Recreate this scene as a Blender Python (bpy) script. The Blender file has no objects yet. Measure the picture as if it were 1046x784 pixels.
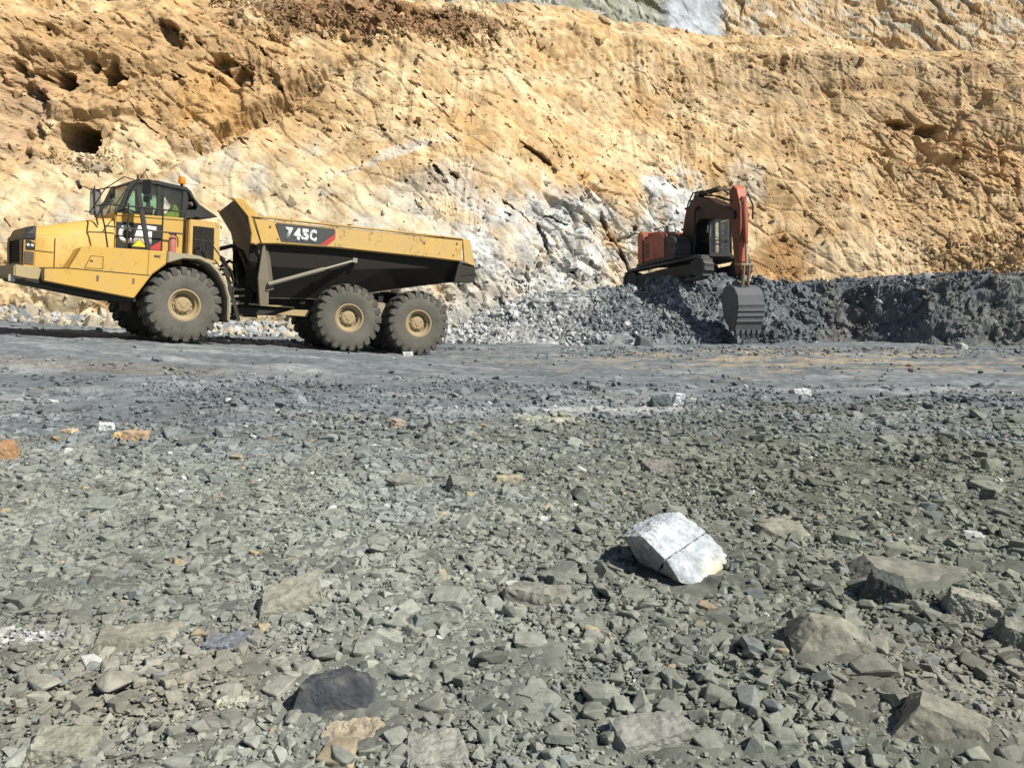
import bpy, bmesh, math, random
import numpy as np
from mathutils import Vector, Matrix
random.seed(7)
RNG = np.random.default_rng(11)
scene = bpy.context.scene
COL = scene.collection
R = math.radians

# ------------------------------------------------------------------ noise
_gt = np.random.default_rng(3).normal(size=(256, 3))
_gt /= np.linalg.norm(_gt, axis=1)[:, None]
def ihash(ix, iy, iz, seed):
    h = (ix.astype(np.int64) * 73856093) ^ (iy.astype(np.int64) * 19349663) ^ (iz.astype(np.int64) * 83492791) ^ (seed * 2654435761)
    h = h & 0xFFFFFFFF
    h = ((h ^ (h >> 16)) * 0x45d9f3b) & 0xFFFFFFFF
    h = ((h ^ (h >> 16)) * 0x45d9f3b) & 0xFFFFFFFF
    return h ^ (h >> 16)
def perlin(P, seed=0):
    I = np.floor(P); f = P - I
    w = f * f * f * (f * (f * 6 - 15) + 10)
    out = 0
    for dx in (0, 1):
        wx = w[:, 0] if dx else 1 - w[:, 0]
        for dy in (0, 1):
            wy = w[:, 1] if dy else 1 - w[:, 1]
            for dz in (0, 1):
                wz = w[:, 2] if dz else 1 - w[:, 2]
                g = _gt[ihash(I[:, 0] + dx, I[:, 1] + dy, I[:, 2] + dz, seed) & 255]
                d = g[:, 0] * (f[:, 0] - dx) + g[:, 1] * (f[:, 1] - dy) + g[:, 2] * (f[:, 2] - dz)
                out = out + wx * wy * wz * d
    return out * 1.6
def fbm(P, octv=4, seed=0, gain=.5):
    a, s, out = 1.0, 1.0, 0
    for k in range(octv):
        out = out + a * perlin(P * s + 17.3 * k, seed + k); s *= 2.03; a *= gain
    return out
def ridge(P, octv=3, seed=0):
    a, s, out = 1.0, 1.0, 0
    for k in range(octv):
        out = out + a * (1 - 2 * np.abs(perlin(P * s + 5.1 * k, seed + k))); s *= 2.1; a *= .5
    return out
def voro(P, seed=0, two_d=False):
    """F1, F2, four random numbers of the nearest cell, offset from its centre"""
    I = np.floor(P).astype(np.int64)
    n = len(P); F1 = np.full(n, 9.0); F2 = np.full(n, 9.0)
    rid = np.zeros(n, np.int64); off = np.zeros((n, 3))
    for dx in (-1, 0, 1):
        for dy in (-1, 0, 1):
            for dz in ((0,) if two_d else (-1, 0, 1)):
                c = I + np.array([dx, dy, dz])
                h = ihash(c[:, 0], c[:, 1], c[:, 2], seed)
                ctr = c + np.stack([(h & 1023) / 1023., ((h >> 10) & 1023) / 1023., ((h >> 20) & 1023) / 1023.], 1)
                v = P - ctr
                if two_d: v[:, 2] = 0
                d = np.sqrt((v * v).sum(1))
                near = d < F1
                F2 = np.where(near, F1, np.minimum(F2, d))
                F1 = np.where(near, d, F1); rid = np.where(near, h, rid)
                off[near] = v[near]
    q = [(ihash(rid, rid * 0 + k, rid * 0, 91) & 65535) / 65535. for k in range(4)]
    return F1, F2, np.stack(q, 1), off
def facets(P, seed=0, tilt=.9):
    F1, F2, q, off = voro(P, seed)
    return (q[:, 0] - .5) + ((q[:, 1:4] - .5) * off).sum(1) * 2 * tilt, F1, F2, q
def sstep(a, b, x):
    t = np.clip((x - a) / (b - a), 0, 1); return t * t * (3 - 2 * t)
def mix(a, b, t):
    t = np.asarray(t)[..., None]; return a * (1 - t) + np.asarray(b) * t

# ------------------------------------------------------------------ objects
def tag(o, label=None, cat=None, group=None, kind=None):
    if label: o['label'] = label
    if cat: o['category'] = cat
    if group: o['group'] = group
    if kind: o['kind'] = kind
    return o
def link(o, parent=None):
    COL.objects.link(o)
    if parent is not None: o.parent = parent
    return o
def empty(name, mw, label, cat, group=None):
    o = bpy.data.objects.new(name, None); link(o); o.matrix_world = mw
    o.empty_display_size = .3
    return tag(o, label, cat, group)
def raw_mesh(name, V, Fc, col=None, mat=None, smooth=False):
    """V (n,3), Fc (m,k) of one polygon size"""
    me = bpy.data.meshes.new(name)
    V = np.asarray(V, np.float32); Fc = np.asarray(Fc, np.int32)
    m, k = Fc.shape
    me.vertices.add(len(V)); me.vertices.foreach_set('co', V.ravel())
    me.loops.add(m * k); me.loops.foreach_set('vertex_index', Fc.ravel())
    me.polygons.add(m); me.polygons.foreach_set('loop_start', np.arange(0, m * k, k, dtype=np.int32))
    me.polygons.foreach_set('use_smooth', np.full(m, smooth))
    me.update(calc_edges=True)
    if col is not None:
        at = me.color_attributes.new('Col', 'FLOAT_COLOR', 'POINT')
        c4 = np.ones((len(V), 4), np.float32); c4[:, :3] = np.clip(col, 0, 1)
        at.data.foreach_set('color', c4.ravel())
    if mat: me.materials.append(mat)
    return me
def grid_faces(n, m):
    i = np.arange(n - 1)[:, None] * m + np.arange(m - 1)[None, :]
    return np.stack([i, i + 1, i + m + 1, i + m], -1).reshape(-1, 4)

# ------------------------------------------------------------------ materials
def new_mat(name):
    m = bpy.data.materials.new(name); m.use_nodes = True
    nt = m.node_tree; b = nt.nodes['Principled BSDF']
    return m, nt, b
def N(nt, t, **kw):
    n = nt.nodes.new(t)
    for k, v in kw.items():
        if k in n.inputs: n.inputs[k].default_value = v
        else: setattr(n, k, v)
    return n
def rock_mat(name, var=.35, scale=9., bump=.35, bscale=34., rough=.92, dist=.02):
    m, nt, b = new_mat(name); L = nt.links.new
    a = N(nt, 'ShaderNodeVertexColor'); a.layer_name = 'Col'
    tc = N(nt, 'ShaderNodeTexCoord')
    n1 = N(nt, 'ShaderNodeTexNoise', Scale=scale, Detail=7.0, Roughness=.65)
    L(tc.outputs['Object'], n1.inputs['Vector'])
    mr = N(nt, 'ShaderNodeMapRange'); mr.inputs['From Min'].default_value = .3; mr.inputs['From Max'].default_value = .7
    mr.inputs['To Min'].default_value = 1 - var; mr.inputs['To Max'].default_value = 1 + var
    L(n1.outputs['Fac'], mr.inputs['Value'])
    mm = N(nt, 'ShaderNodeVectorMath', operation='SCALE')
    L(a.outputs['Color'], mm.inputs[0]); L(mr.outputs['Result'], mm.inputs['Scale'])
    L(mm.outputs['Vector'], b.inputs['Base Color'])
    b.inputs['Roughness'].default_value = rough
    b.inputs['Specular IOR Level'].default_value = .25
    n2 = N(nt, 'ShaderNodeTexNoise', Scale=bscale, Detail=6.0, Roughness=.7)
    L(tc.outputs['Object'], n2.inputs['Vector'])
    bp = N(nt, 'ShaderNodeBump', Strength=bump, Distance=dist)
    L(n2.outputs['Fac'], bp.inputs['Height']); L(bp.outputs['Normal'], b.inputs['Normal'])
    return m
def paint(name, col, dust=(.40, .33, .22), amt=.35, rough=.5, metal=0., scale=2.2, spec=.4, scr=.0):
    """paint with dust and grime patches"""
    m, nt, b = new_mat(name); L = nt.links.new
    tc = N(nt, 'ShaderNodeTexCoord')
    n1 = N(nt, 'ShaderNodeTexNoise', Scale=scale, Detail=8.0, Roughness=.68)
    n2 = N(nt, 'ShaderNodeTexNoise', Scale=scale * 11, Detail=5.0, Roughness=.6)
    for n in (n1, n2): L(tc.outputs['Object'], n.inputs['Vector'])
    ad = N(nt, 'ShaderNodeMath', operation='MULTIPLY_ADD'); ad.inputs[1].default_value = .35
    L(n2.outputs['Fac'], ad.inputs[0]); L(n1.outputs['Fac'], ad.inputs[2])
    mr = N(nt, 'ShaderNodeMapRange'); mr.inputs['From Min'].default_value = .5; mr.inputs['From Max'].default_value = .95
    mr.inputs['To Min'].default_value = amt * .25; mr.inputs['To Max'].default_value = min(1, amt * 1.6)
    L(ad.outputs[0], mr.inputs['Value'])
    mx = N(nt, 'ShaderNodeMix', data_type='RGBA')
    mx.inputs[6].default_value = (*col, 1); mx.inputs[7].default_value = (*dust, 1)
    L(mr.outputs['Result'], mx.inputs[0])
    out = mx.outputs[2]
    if scr:
        v = N(nt, 'ShaderNodeTexNoise', Scale=scale * 5, Detail=6.0, Roughness=.75)
        mp = N(nt, 'ShaderNodeMapping'); mp.inputs['Scale'].default_value = (1, 1, .55)
        L(tc.outputs['Object'], mp.inputs['Vector']); L(mp.outputs['Vector'], v.inputs['Vector'])
        m2 = N(nt, 'ShaderNodeMapRange'); m2.inputs['From Min'].default_value = .57; m2.inputs['From Max'].default_value = .63
        m2.inputs['To Min'].default_value = 0; m2.inputs['To Max'].default_value = scr
        L(v.outputs['Fac'], m2.inputs['Value'])
        m3 = N(nt, 'ShaderNodeMix', data_type='RGBA'); m3.inputs[7].default_value = (.13, .085, .05, 1)
        L(out, m3.inputs[6]); L(m2.outputs['Result'], m3.inputs[0]); out = m3.outputs[2]
    L(out, b.inputs['Base Color'])
    m4 = N(nt, 'ShaderNodeMapRange'); m4.inputs['To Min'].default_value = rough; m4.inputs['To Max'].default_value = .95
    L(mr.outputs['Result'], m4.inputs['Value']); L(m4.outputs['Result'], b.inputs['Roughness'])
    b.inputs['Metallic'].default_value = metal; b.inputs['Specular IOR Level'].default_value = spec
    bp = N(nt, 'ShaderNodeBump', Strength=.12, Distance=.01)
    L(n2.outputs['Fac'], bp.inputs['Height']); L(bp.outputs['Normal'], b.inputs['Normal'])
    return m
def glass_mat(name, tint, rough=.03, gl=.12):
    m, nt, b = new_mat(name); L = nt.links.new; nt.nodes.remove(b)
    o = [n for n in nt.nodes if n.type == 'OUTPUT_MATERIAL'][0]
    t = N(nt, 'ShaderNodeBsdfTransparent', Color=(*tint, 1)); g = N(nt, 'ShaderNodeBsdfGlossy', Roughness=rough)
    df = N(nt, 'ShaderNodeBsdfDiffuse', Color=(.35, .34, .30, 1))
    lw = N(nt, 'ShaderNodeLayerWeight', Blend=.3)
    ad = N(nt, 'ShaderNodeMath', operation='ADD'); ad.inputs[1].default_value = gl * .5; ad.use_clamp = True
    ms = N(nt, 'ShaderNodeMath', operation='MULTIPLY'); ms.inputs[1].default_value = .8
    L(lw.outputs['Fresnel'], ms.inputs[0]); L(ms.outputs[0], ad.inputs[0])
    mx = N(nt, 'ShaderNodeMixShader'); L(ad.outputs[0], mx.inputs['Fac']); L(t.outputs[0], mx.inputs[1]); L(g.outputs[0], mx.inputs[2])
    m2 = N(nt, 'ShaderNodeMixShader', Fac=.045); L(mx.outputs[0], m2.inputs[1]); L(df.outputs[0], m2.inputs[2])
    L(m2.outputs[0], o.inputs['Surface'])
    return m

# ------------------------------------------------------------------ mesh builder (s = rearward, w = towards the near side, h = up)
class MB:
    def __init__(self, mat4=None):
        self.bm = bmesh.new(); self.T = mat4 or Matrix.Identity(4)
    def v(self, p): return self.bm.verts.new(self.T @ Vector((p[0], -p[1], p[2])))
    def poly(self, pts):
        f = self.bm.faces.new([self.v(p) for p in pts]); return self
    def loft(self, secs, cap=True):
        rows = [[self.v(p) for p in s] for s in secs]; n = len(rows[0])
        for a, b in zip(rows, rows[1:]):
            for i in range(n):
                self.bm.faces.new((a[i], a[(i + 1) % n], b[(i + 1) % n], b[i]))
        if cap:
            self.bm.faces.new(rows[0]); self.bm.faces.new(rows[-1][::-1])
        return self
    def prism(self, prof, w0, w1):            # profile in (s,h), extruded across
        return self.loft([[(s, w0, h) for s, h in prof], [(s, w1, h) for s, h in prof]])
    def box(self, s0, s1, w0, w1, h0, h1):
        return self.prism([(s0, h0), (s1, h0), (s1, h1), (s0, h1)], w0, w1)
    def tube(self, pts, r, n=8, cap=True):
        P = [Vector(p) for p in pts]; secs = []
        up = None
        for i, p in enumerate(P):
            d = (P[min(i + 1, len(P) - 1)] - P[max(i - 1, 0)]).normalized()
            a = Vector((0, 0, 1)) if abs(d.z) < .9 else Vector((1, 0, 0))
            if up is not None: a = up
            x = (a - d * a.dot(d)).normalized(); up = x; y = d.cross(x)
            rr = r[i] if isinstance(r, (list, tuple)) else r
            secs.append([tuple(p + (x * math.cos(t) + y * math.sin(t)) * rr) for t in [2 * math.pi * k / n for k in range(n)]])
        return self.loft(secs, cap)
    def bar(self, p0, p1, a, b):              # rectangular bar a (sideways) x b
        p0, p1 = Vector(p0), Vector(p1); d = (p1 - p0).normalized()
        u = Vector((0, 1, 0)); u = (u - d * u.dot(d)).normalized() if abs(d.y) < .95 else Vector((1, 0, 0))
        v = d.cross(u)
        sec = lambda p: [tuple(p + u * x * a / 2 + v * y * b / 2) for x, y in ((-1, -1), (1, -1), (1, 1), (-1, 1))]
        return self.loft([sec(p0), sec(p1)])
    def cyl(self, p0, p1, r, n=20, r1=None):
        return self.tube([p0, p1], [r, r if r1 is None else r1], n)
    def lathe(self, prof, c, n=48, wsign=1):  # profile (radius, w) revolved round the lateral axis through c=(s,h)
        secs = []
        for k in range(n):
            t = 2 * math.pi * k / n
            secs.append([(c[0] + r * math.cos(t), w, c[1] + r * math.sin(t)) for r, w in prof])
        rows = [[self.v(p) for p in s] for s in secs]; m = len(prof)
        for k in range(n):
            a, b = rows[k], rows[(k + 1) % n]
            for i in range(m - 1): self.bm.faces.new((a[i], a[i + 1], b[i + 1], b[i]))
        return self
    def build(self, name, mat, parent=None, bevel=0, smooth=False, weld=False):
        bm = self.bm
        if weld: bmesh.ops.remove_doubles(bm, verts=bm.verts, dist=1e-4)
        bmesh.ops.recalc_face_normals(bm, faces=bm.faces)
        if bevel:
            es = [e for e in bm.edges if len(e.link_faces) == 2 and e.calc_face_angle(0) > .5]
            if es: bmesh.ops.bevel(bm, geom=es, offset=bevel, segments=2, affect='EDGES', clamp_overlap=True)
        me = bpy.data.meshes.new(name); bm.to_mesh(me); bm.free()
        for p in me.polygons: p.use_smooth = bool(smooth)
        if smooth:
            try: me.set_sharp_from_angle(angle=R(35))
            except Exception: pass
        me.materials.append(mat)
        return link(bpy.data.objects.new(name, me), parent)
# ================================================================== TERRAIN
M_ground = rock_mat('ground_rock', var=.28, scale=6., bump=.5, bscale=45., dist=.012)
M_cliff = rock_mat('quarry_rock', var=.26, scale=1.9, bump=.45, bscale=9., dist=.04)
M_stone = rock_mat('stone', var=.34, scale=20., bump=.6, bscale=70., dist=.006)
M_rub = rock_mat('rubble', var=.30, scale=5., bump=.5, bscale=22., dist=.03)

TX = [-90, -60, -45, -25, -16, -8, 0, 6, 12, 25, 45, 60, 90]; TY = [-10, 2, 12, 22.5, 27, 30, 32, 36.5, 38.5, 40, 37, 34, 25]
CX = [-60, -25, -20, -17.5, -15, -4, 10, 20, 31, 60]; CH = [13, 14.3, 14.55, 14.7, 15.9, 16.4, 17.7, 17.4, 16.6, 16]

def ground_z(x, y, fine=True):
    x = np.asarray(x, float); y = np.asarray(y, float)
    base = -.2 * sstep(9, 22, y)
    yc = np.clip(y, 0, 26); xc = np.clip(x, -22, 40)
    pad = .4146 - .0767 * (xc + 9) - .05 * (yc - 20.2)
    k = .12
    d = pad - base
    sm = base + np.where(d > 0, np.sqrt(d * d + k * k) + d, np.sqrt(d * d + k * k) + d) / 2 - k * .25
    z = base + (sm - base) * sstep(8.5, 17.5, y)
    P = np.stack([x, y, x * 0], -1).reshape(-1, 3)
    und = .05 * fbm(P / 3.1, 3, 40).reshape(x.shape)
    calm = np.exp(-((x + 5.5) / 6) ** 2 - ((y - 21) / 3) ** 2)
    und = und * (1 - .85 * calm) * sstep(1.5, 4, y)
    # low dusty mounds breaking through the rubble
    for mx, my, rx, ry, h in ((1.38, 3.12, .34, .30, .13), (2.3, 3.95, .35, .25, .09), (1.62, 2.56, .28, .22, .10), (-.1, 3.2, .5, .35, .03)):
        und = und + h * np.exp(-((x - mx) / rx) ** 2 - ((y - my) / ry) ** 2)
    return z + und
def zone(x, y, cx, cy, rx, ry, soft=.5, warp=None):
    d = np.sqrt(((x - cx) / rx) ** 2 + ((y - cy) / ry) ** 2)
    if warp is not None: d = d + warp
    return 1 - sstep(1 - soft, 1 + soft, d)
OLIVE = np.array([.232, .242, .210]); BLUE = np.array([.155, .174, .183]); PALE = np.array([.30, .31, .30])
TANG = np.array([.31, .255, .18]); BRN = np.array([.25, .218, .172]); WHT = np.array([.62, .63, .60])
def ground_colour(x, y):
    P = np.stack([x, y, x * 0], -1)
    n1 = fbm(P / 1.6, 4, 5); n2 = fbm(P / np.array([3., .8, 1.]), 4, 9); n3 = fbm(P / .35, 3, 14)
    c = mix(mix(np.broadcast_to(OLIVE, (len(x), 3)), OLIVE * np.array([.80, .80, .75]), sstep(-1, 2.2, x + .5 * n1)), BLUE, sstep(6.2, 12.0, y + n1 * 2.8 - .22 * np.clip(x, -4, 5)))
    c = mix(c, PALE, .55 * sstep(.05, .6, n2) * sstep(8, 10, y))
    c = mix(c, BLUE * .80, .6 * sstep(-.1, -.6, n2) * sstep(8, 10, y))
    c = mix(c, TANG, .75 * zone(x, y, 9.5, 20.8, 8.0, 3.6, .5, n2 * .8) * sstep(-.25, .4, n1 + .5 * n3))
    c = mix(c, TANG, .30 * zone(x, y, -9., 13.5, 5, .5, .6, n2 * .7))
    c = mix(c, BRN, .55 * zone(x, y, -1.25, 2.95, .75, .45, .6, n1))
    c = mix(c, BRN * np.array([.86, .94, 1.0]), .65 * zone(x, y, 2.0, 2.75, .7, .6, .5, n1 * .6))
    c = mix(c, WHT, .8 * zone(x, y, -2.3, 3.45, .22, .08, .6, n3 * .8))
    c = mix(c, np.array([.45, .45, .36]), .85 * zone(x, y, .55, 9.75, .45, .28, .5, n3 * .5))
    c = mix(c, WHT * .8, .5 * zone(x, y, 1.2, 10.6, 1.0, .25, .6, n3 * .9))
    c = mix(c, PALE, .4 * zone(x, y, -.5, 10.2, .9, .4, .6, n3 * .6))
    return c * (1 + .22 * n1 + .22 * n3)[:, None]

def build_ground():
    ys = np.concatenate([[-60, -30, -12, -4, -1, 0, .6], np.geomspace(1.5, 60, 960)])
    t = np.linspace(-1, 1, 900)
    hw = .76 * np.clip(ys, 0, 45) + 3.6
    out = np.array([1.06, 1.15, 1.3, 1.6, 2.2, 3.5])
    tt = np.concatenate([-out[::-1], t, out])
    X = tt[None, :] * hw[:, None]; Y = np.repeat(ys[:, None], len(tt), 1)
    X[:, 0] = -90; X[:, -1] = 90
    inside = np.repeat((1 - sstep(.985, 1.0, np.abs(tt)))[None, :], len(ys), 0).ravel()
    x, y = X.ravel(), Y.ravel()
    z = ground_z(x, y)
    P = np.stack([x, y, x * 0], 1)
    wv = P + .02 * np.stack([perlin(P / .07, 3), perlin(P / .07, 4), x * 0], 1)
    road = sstep(8., 13.5, y + 2.5 * fbm(P / 1.2, 4, 200)) * (1 - sstep(19, 24, y))
    dens = sstep(-.5, .25, fbm(P / 1.3, 3, 77))
    F1, F2, q, off = voro(wv / np.array([.105, .10, 1]), 8, True)
    e = np.clip((F2 - F1) / .28, 0, 1)
    cob = e ** .6 * (.35 + .65 * q[:, 0]) + ((q[:, 1:3] - .5) * off[:, :2]).sum(1) * .7
    G1, G2, q2, off2 = voro(wv / np.array([.26, .22, 1]), 18, True)
    cob2 = np.clip((G2 - G1) / .22, 0, 1) ** .6 * (.2 + .8 * q2[:, 0]) + ((q2[:, 1:3] - .5) * off2[:, :2]).sum(1) * .8
    nr = (1 - sstep(16, 24, y)) * sstep(.5, 1.5, y) * inside
    z = z + nr * (1 - .7 * road) * (.017 * cob * dens + .015 * cob2 * dens) + .012 * fbm(P / .3, 4, 21) * (1 + road) * inside
    z = z + .035 * road * fbm(P / np.array([2.5, .9, 1]), 4, 31)
    # tyre tracks left by the truck
    ux, uy = .885, .466; al = (x + 5.22) * ux + (y - 22.28) * uy; la = (x + 5.22) * uy - (y - 22.28) * ux
    trk = (np.exp(-((np.abs(la - .15 * np.sin(al / 4)) - 1.27) / .30) ** 4) * sstep(1.8, 3.2, al) + .8 * np.exp(-((np.abs(la + 2.2 + .04 * al) - 1.27) / .30) ** 4) * sstep(-9, -7, al)) * (1 - sstep(9, 16, al)) * sstep(14, 16, y)
    z = z - .035 * trk + .014 * trk * np.sin(al * 2 * np.pi / .27 + np.sign(la) * 1.2)
    far = sstep(18, 24, y); z = z + far * .05 * fbm(P / .5, 4, 33)
    c = ground_colour(x, y) * (1 - .16 * trk)[:, None]
    tint = 1 + (.34 * (q[:, 3] - .5) + .2 * (q2[:, 3] - .5)) * nr * (1 - .5 * road)
    c = c * tint[:, None] * (1 - .32 * (1 - sstep(8, 11, y)) * dens)[:, None]  # floor darkened among near stones, painting deeper shade into the gaps
    me = raw_mesh('quarry_floor', np.stack([x, y, z], 1), grid_faces(*X.shape), c, M_ground, True)
    return tag(link(bpy.data.objects.new('quarry_floor', me)), 'grey rubble strewn quarry floor with packed haul road', 'ground', kind='structure')
build_ground()

# ------------------------------------------------------------------ quarry face
TAN = np.array([.525, .365, .190]); CREAM = np.array([.625, .485, .295]); ORG = np.array([.52, .315, .125]); BROWN = np.array([.30, .175, .085])
WHITE = np.array([.66, .655, .61]); GREY = np.array([.33, .345, .34]); DKB = np.array([.17, .095, .05])
def bump2(x, z, cx, cz, rx, rz, rot=0., p=2., soft=.35, warp=0):
    c, s = math.cos(rot), math.sin(rot)
    u = ((x - cx) * c + (z - cz) * s) / rx; v = (-(x - cx) * s + (z - cz) * c) / rz
    d = (np.abs(u) ** p + np.abs(v) ** p) ** (1 / p) + warp
    return 1 - sstep(1 - soft, 1 + soft, d)
def build_cliff():
    xs = np.concatenate([np.linspace(-90, -27, 60)[:-1], np.linspace(-27, -19.5, 140)[:-1], np.linspace(-19.5, 37, 1000), np.linspace(37, 90, 100)[1:]])
    Hc = np.interp(xs, CX, CH) ; k = np.ones(41) / 41
    Yt = np.interp(xs, TX, TY); Yt = np.convolve(np.pad(Yt, 20, mode='edge'), k, 'valid')
    dY = np.gradient(Yt, xs)
    q = np.linspace(-.08, 1, 340)
    h2 = np.interp(xs, [-40, -17.6, -16, -9, -6.0, -4.0, 45, 90], [0, 0, .9, 2.2, 4, 15, 16, 14])
    nb, nw = 40, 130
    rows = []
    for qq in q: rows.append((qq * Hc, .5 * np.maximum(qq * Hc, 0), 0 * xs))
    gap = np.interp(xs, [-20, -8, 0, 40], [2.2, 3.0, 6.0, 6.5])
    for i in range(1, nb + 1):
        f = i / nb; rows.append((Hc + .5 * f, .5 * Hc + gap * f, 0 * xs + .5))
    for i in range(1, nw + 1):
        f = i / nw; rows.append((Hc + .5 + h2 * f, .5 * Hc + gap + .42 * h2 * f, 0 * xs + 1))
    for f in (.2, 1.): rows.append((Hc + .5 + h2 + .5 * f, .5 * Hc + gap + .42 * h2 + 25 * f, 0 * xs + 1))
    Z = np.array([r[0] for r in rows]); Yy = np.array([r[1] for r in rows]) + Yt; lev = np.array([r[2] for r in rows])
    X = np.repeat(xs[None, :], len(rows), 0); DY = np.repeat(dY[None, :], len(rows), 0)
    x, y, z, lv, dy = X.ravel(), Yy.ravel(), Z.ravel(), lev.ravel(), DY.ravel()
    P = np.stack([x, y, z], 1)
    up = lv > .75
    face = lv < .25
    nrm = np.stack([dy, -np.ones_like(dy), np.full_like(dy, .5)], 1)
    nrm[(lv > .25) & (lv < .75)] = (0, -.35, 1)
    nrm /= np.linalg.norm(nrm, axis=1)[:, None]
    dip = R(38)                                                       # joints dip down to the right
    Q = np.stack([x * math.cos(dip) - z * math.sin(dip), y, x * math.sin(dip) + z * math.cos(dip)], 1)
    W = Q + .16 * np.stack([perlin(P / 1.7, 1), perlin(P / 1.7, 2), perlin(P / 1.7, 3)], 1)
    n_big = fbm(P / 8., 3, 50); n_mid = fbm(P / np.array([2.4, 2.4, 4.5]), 4, 60); n_f = fbm(P / .55, 4, 70)
    A, F1, F2, qa = facets(W / np.array([3.4, 2.2, 1.3]), 5); B, G1, G2, qb = facets(W / np.array([1.1, .8, .42]), 6); Cc, H1, H2, qc = facets(W / np.array([.40, .3, .20]), 7)
    rill = ridge(np.stack([x / .85 + .6 * perlin(P / 2.5, 81), y * 0, z / 6.], 1), 2, 80)
    rillm = sstep(.0, .5, fbm(P / 5., 2, 85) + .25) * face
    # zone masks, metres along the face and above the floor
    wp = .35 * n_mid + .12 * n_f
    Zn = lambda *a, **kw: bump2(x, z, *a, warp=wp * kw.pop('wk', 1.), **kw)
    z_white = np.maximum(np.maximum(Zn(2.6, 4.0, 5.0, 2.3, .12), Zn(8.0, 5.6, 2.0, 2.6)), .4 * Zn(12.6, 7.6, 1.1, 1.3)) * face
    z_blk = np.maximum(Zn(4.6, 4.6, 3.2, 2.3) * .75, Zn(23.6, 9.6, 4, 2.6) * .5) * face
    z_holl = Zn(-14.5, 10.6, 6., 3.2) * face
    z_rub = np.maximum(np.maximum(Zn(27.0, 3.5, 3.8, 1.3), Zn(-6.0, 14.6, 6.5, 1.6)), Zn(-16.0, 6.6, 1.3, .5)) * (lv < .6)
    z_pale = Zn(-10.5, 3.6, 8.5, 3.6, .1) * face
    rough = np.clip(.35 + .75 * sstep(.05, .55, fbm(P / 4.2, 3, 71)) + .8 * Zn(23.5, 6.5, 6, 2.6) * .8 + .7 * z_holl + .6 * z_rub + .5 * z_white - .5 * z_pale, .2, 1.3)
    D = .70 * n_big + .13 * n_mid + (.045 * n_f + .022 * fbm(P / .22, 3, 72)) * rough
    D += (.05 + .34 * z_blk + .10 * z_holl) * A * (1 - .5 * z_pale) + (.045 * rough + .17 * z_blk + .10 * z_rub + .08 * z_holl) * B * (1 - .45 * z_pale) + (.024 * rough + .05 * z_rub + .025 * z_blk) * Cc
    D += .10 * rill * rillm + .035 * Zn(5, 14.2, 9, 1.5, .03) * face * np.sin(x * 2 * np.pi / .42 + 2.5 * n_mid)
    crack = sstep(.10, .0, F2 - F1) * (.15 + .85 * z_blk) * .35 + sstep(.09, .0, G2 - G1) * .10 * (.3 + z_blk)
    D -= crack
    # scooped bench below the crest
    D -= .25 * Zn(8, 14.3, 26, 1.1, -.01) * face
    D -= .18 * Zn(20, 12.6, 11, 1.0, -.05) * face
    D -= 1.1 * sstep(.86, 1.0, z / np.interp(x, CX, CH)) * (1 - up)
    DH = 0 * D; n_c0 = fbm(P / 3.7, 3, 131); hw = .55 * fbm(P / .6, 4, 135)
    def hole(cx, cz, rx, rz, dep, rot=0., p=3., soft=.3, wk=.5):
        return dep * bump2(x, z, cx, cz, rx, rz, rot, p=p, soft=soft, warp=wk * (1.25 * hw + .3 * n_mid)) * face
    DH += hole(-16.7, 7.45, .72, .50, 6.0, -.12, 4., .12, .25)         # mouth of the old adit
    D += hole(-16.3, 8.75, 1.6, .35, .4, .05)                         # brow above it
    DH += hole(-16.9, 10.2, 1.9, .8, .3, .0, 2., .5, .9)
    DH += hole(-17.75, 10.2, .36, .42, 2.2, .2, 2., .3, 1.)
    DH += hole(-16.2, 10.4, .32, .36, 1.8, -.2, 2., .3, 1.)
    D += hole(-16.6, 11.4, 2.2, .4, .3, .0, 2., .6)
    DH += hole(-14.5, 12.75, .30, .45, .8, .9, 2., .4, 1.2)
    DH += hole(-12.3, 11.35, .42, .40, .9, .5, 2., .4, 1.2)
    DH += hole(-11.6, 10.9, .4, .5, 1.0, .0, 2., .4, .8)
    DH += hole(-18.7, 8.6, .7, 1.8, 1.0, .25, 2., .6)
    DH += hole(22.3, 11.35, .75, .28, 1.1, -.05); DH += hole(23.9, 11.05, .7, .3, 1.1, -.1)
    DH += hole(23.2, 10.1, .25, .9, .8, .1); D += hole(24.3, 9.6, 1.3, .6, .6, 0.)
    
    DH += hole(1.0, 7.9, .8, .10, .6, -.55); 
    DH += hole(4.9, 4.1, .10, 1.3, .6, .5); DH += hole(3.4, 4.9, .09, 1.0, .5, .45); DH += hole(1.2, 3.9, .08, .6, .5, .3); DH += hole(5.6, 4.3, .5, .08, .4, .3)
    D -= hole(-11.0, 8.8, 3.6, .35, .8, .72, 2., .7)                   # gully between steep face and pale slope
    D += 1.0 * z_pale * sstep(5.5, 1.0, z)
    Pq = Q / np.array([.85, .6, .30])                                  # ragged pockets where blocks fell out along the joints
    pk = fbm(Pq, 4, 130); DH += .42 * sstep(.62, .9, pk) * rough * face * (1 - .6 * z_pale)
    pk2 = fbm(P / np.array([.35, .35, .22]), 3, 133); DH += .16 * sstep(.72, .95, pk2) * face * rough
    bench = (lv > .25) & (lv < .75)
    D = np.where(bench, .10 * n_mid + .05 * n_f + .07 * B, D)
    D = D * np.where(up, .9, 1) + np.where(up, .22 * A + .05 * rill + .10 * B + .12 * n_mid, 0)
    D = D * sstep(-.6, 1.2, z) + .15 * n_f * 0
    slab = bump2(x, z, 12.6, 20, 2.0, 6, 0, p=4, soft=.2) * up
    D = D * (1 - .8 * slab)
    V = P + nrm * D[:, None]; V[lv > .25] += np.array([0, .98, -.50])
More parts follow.
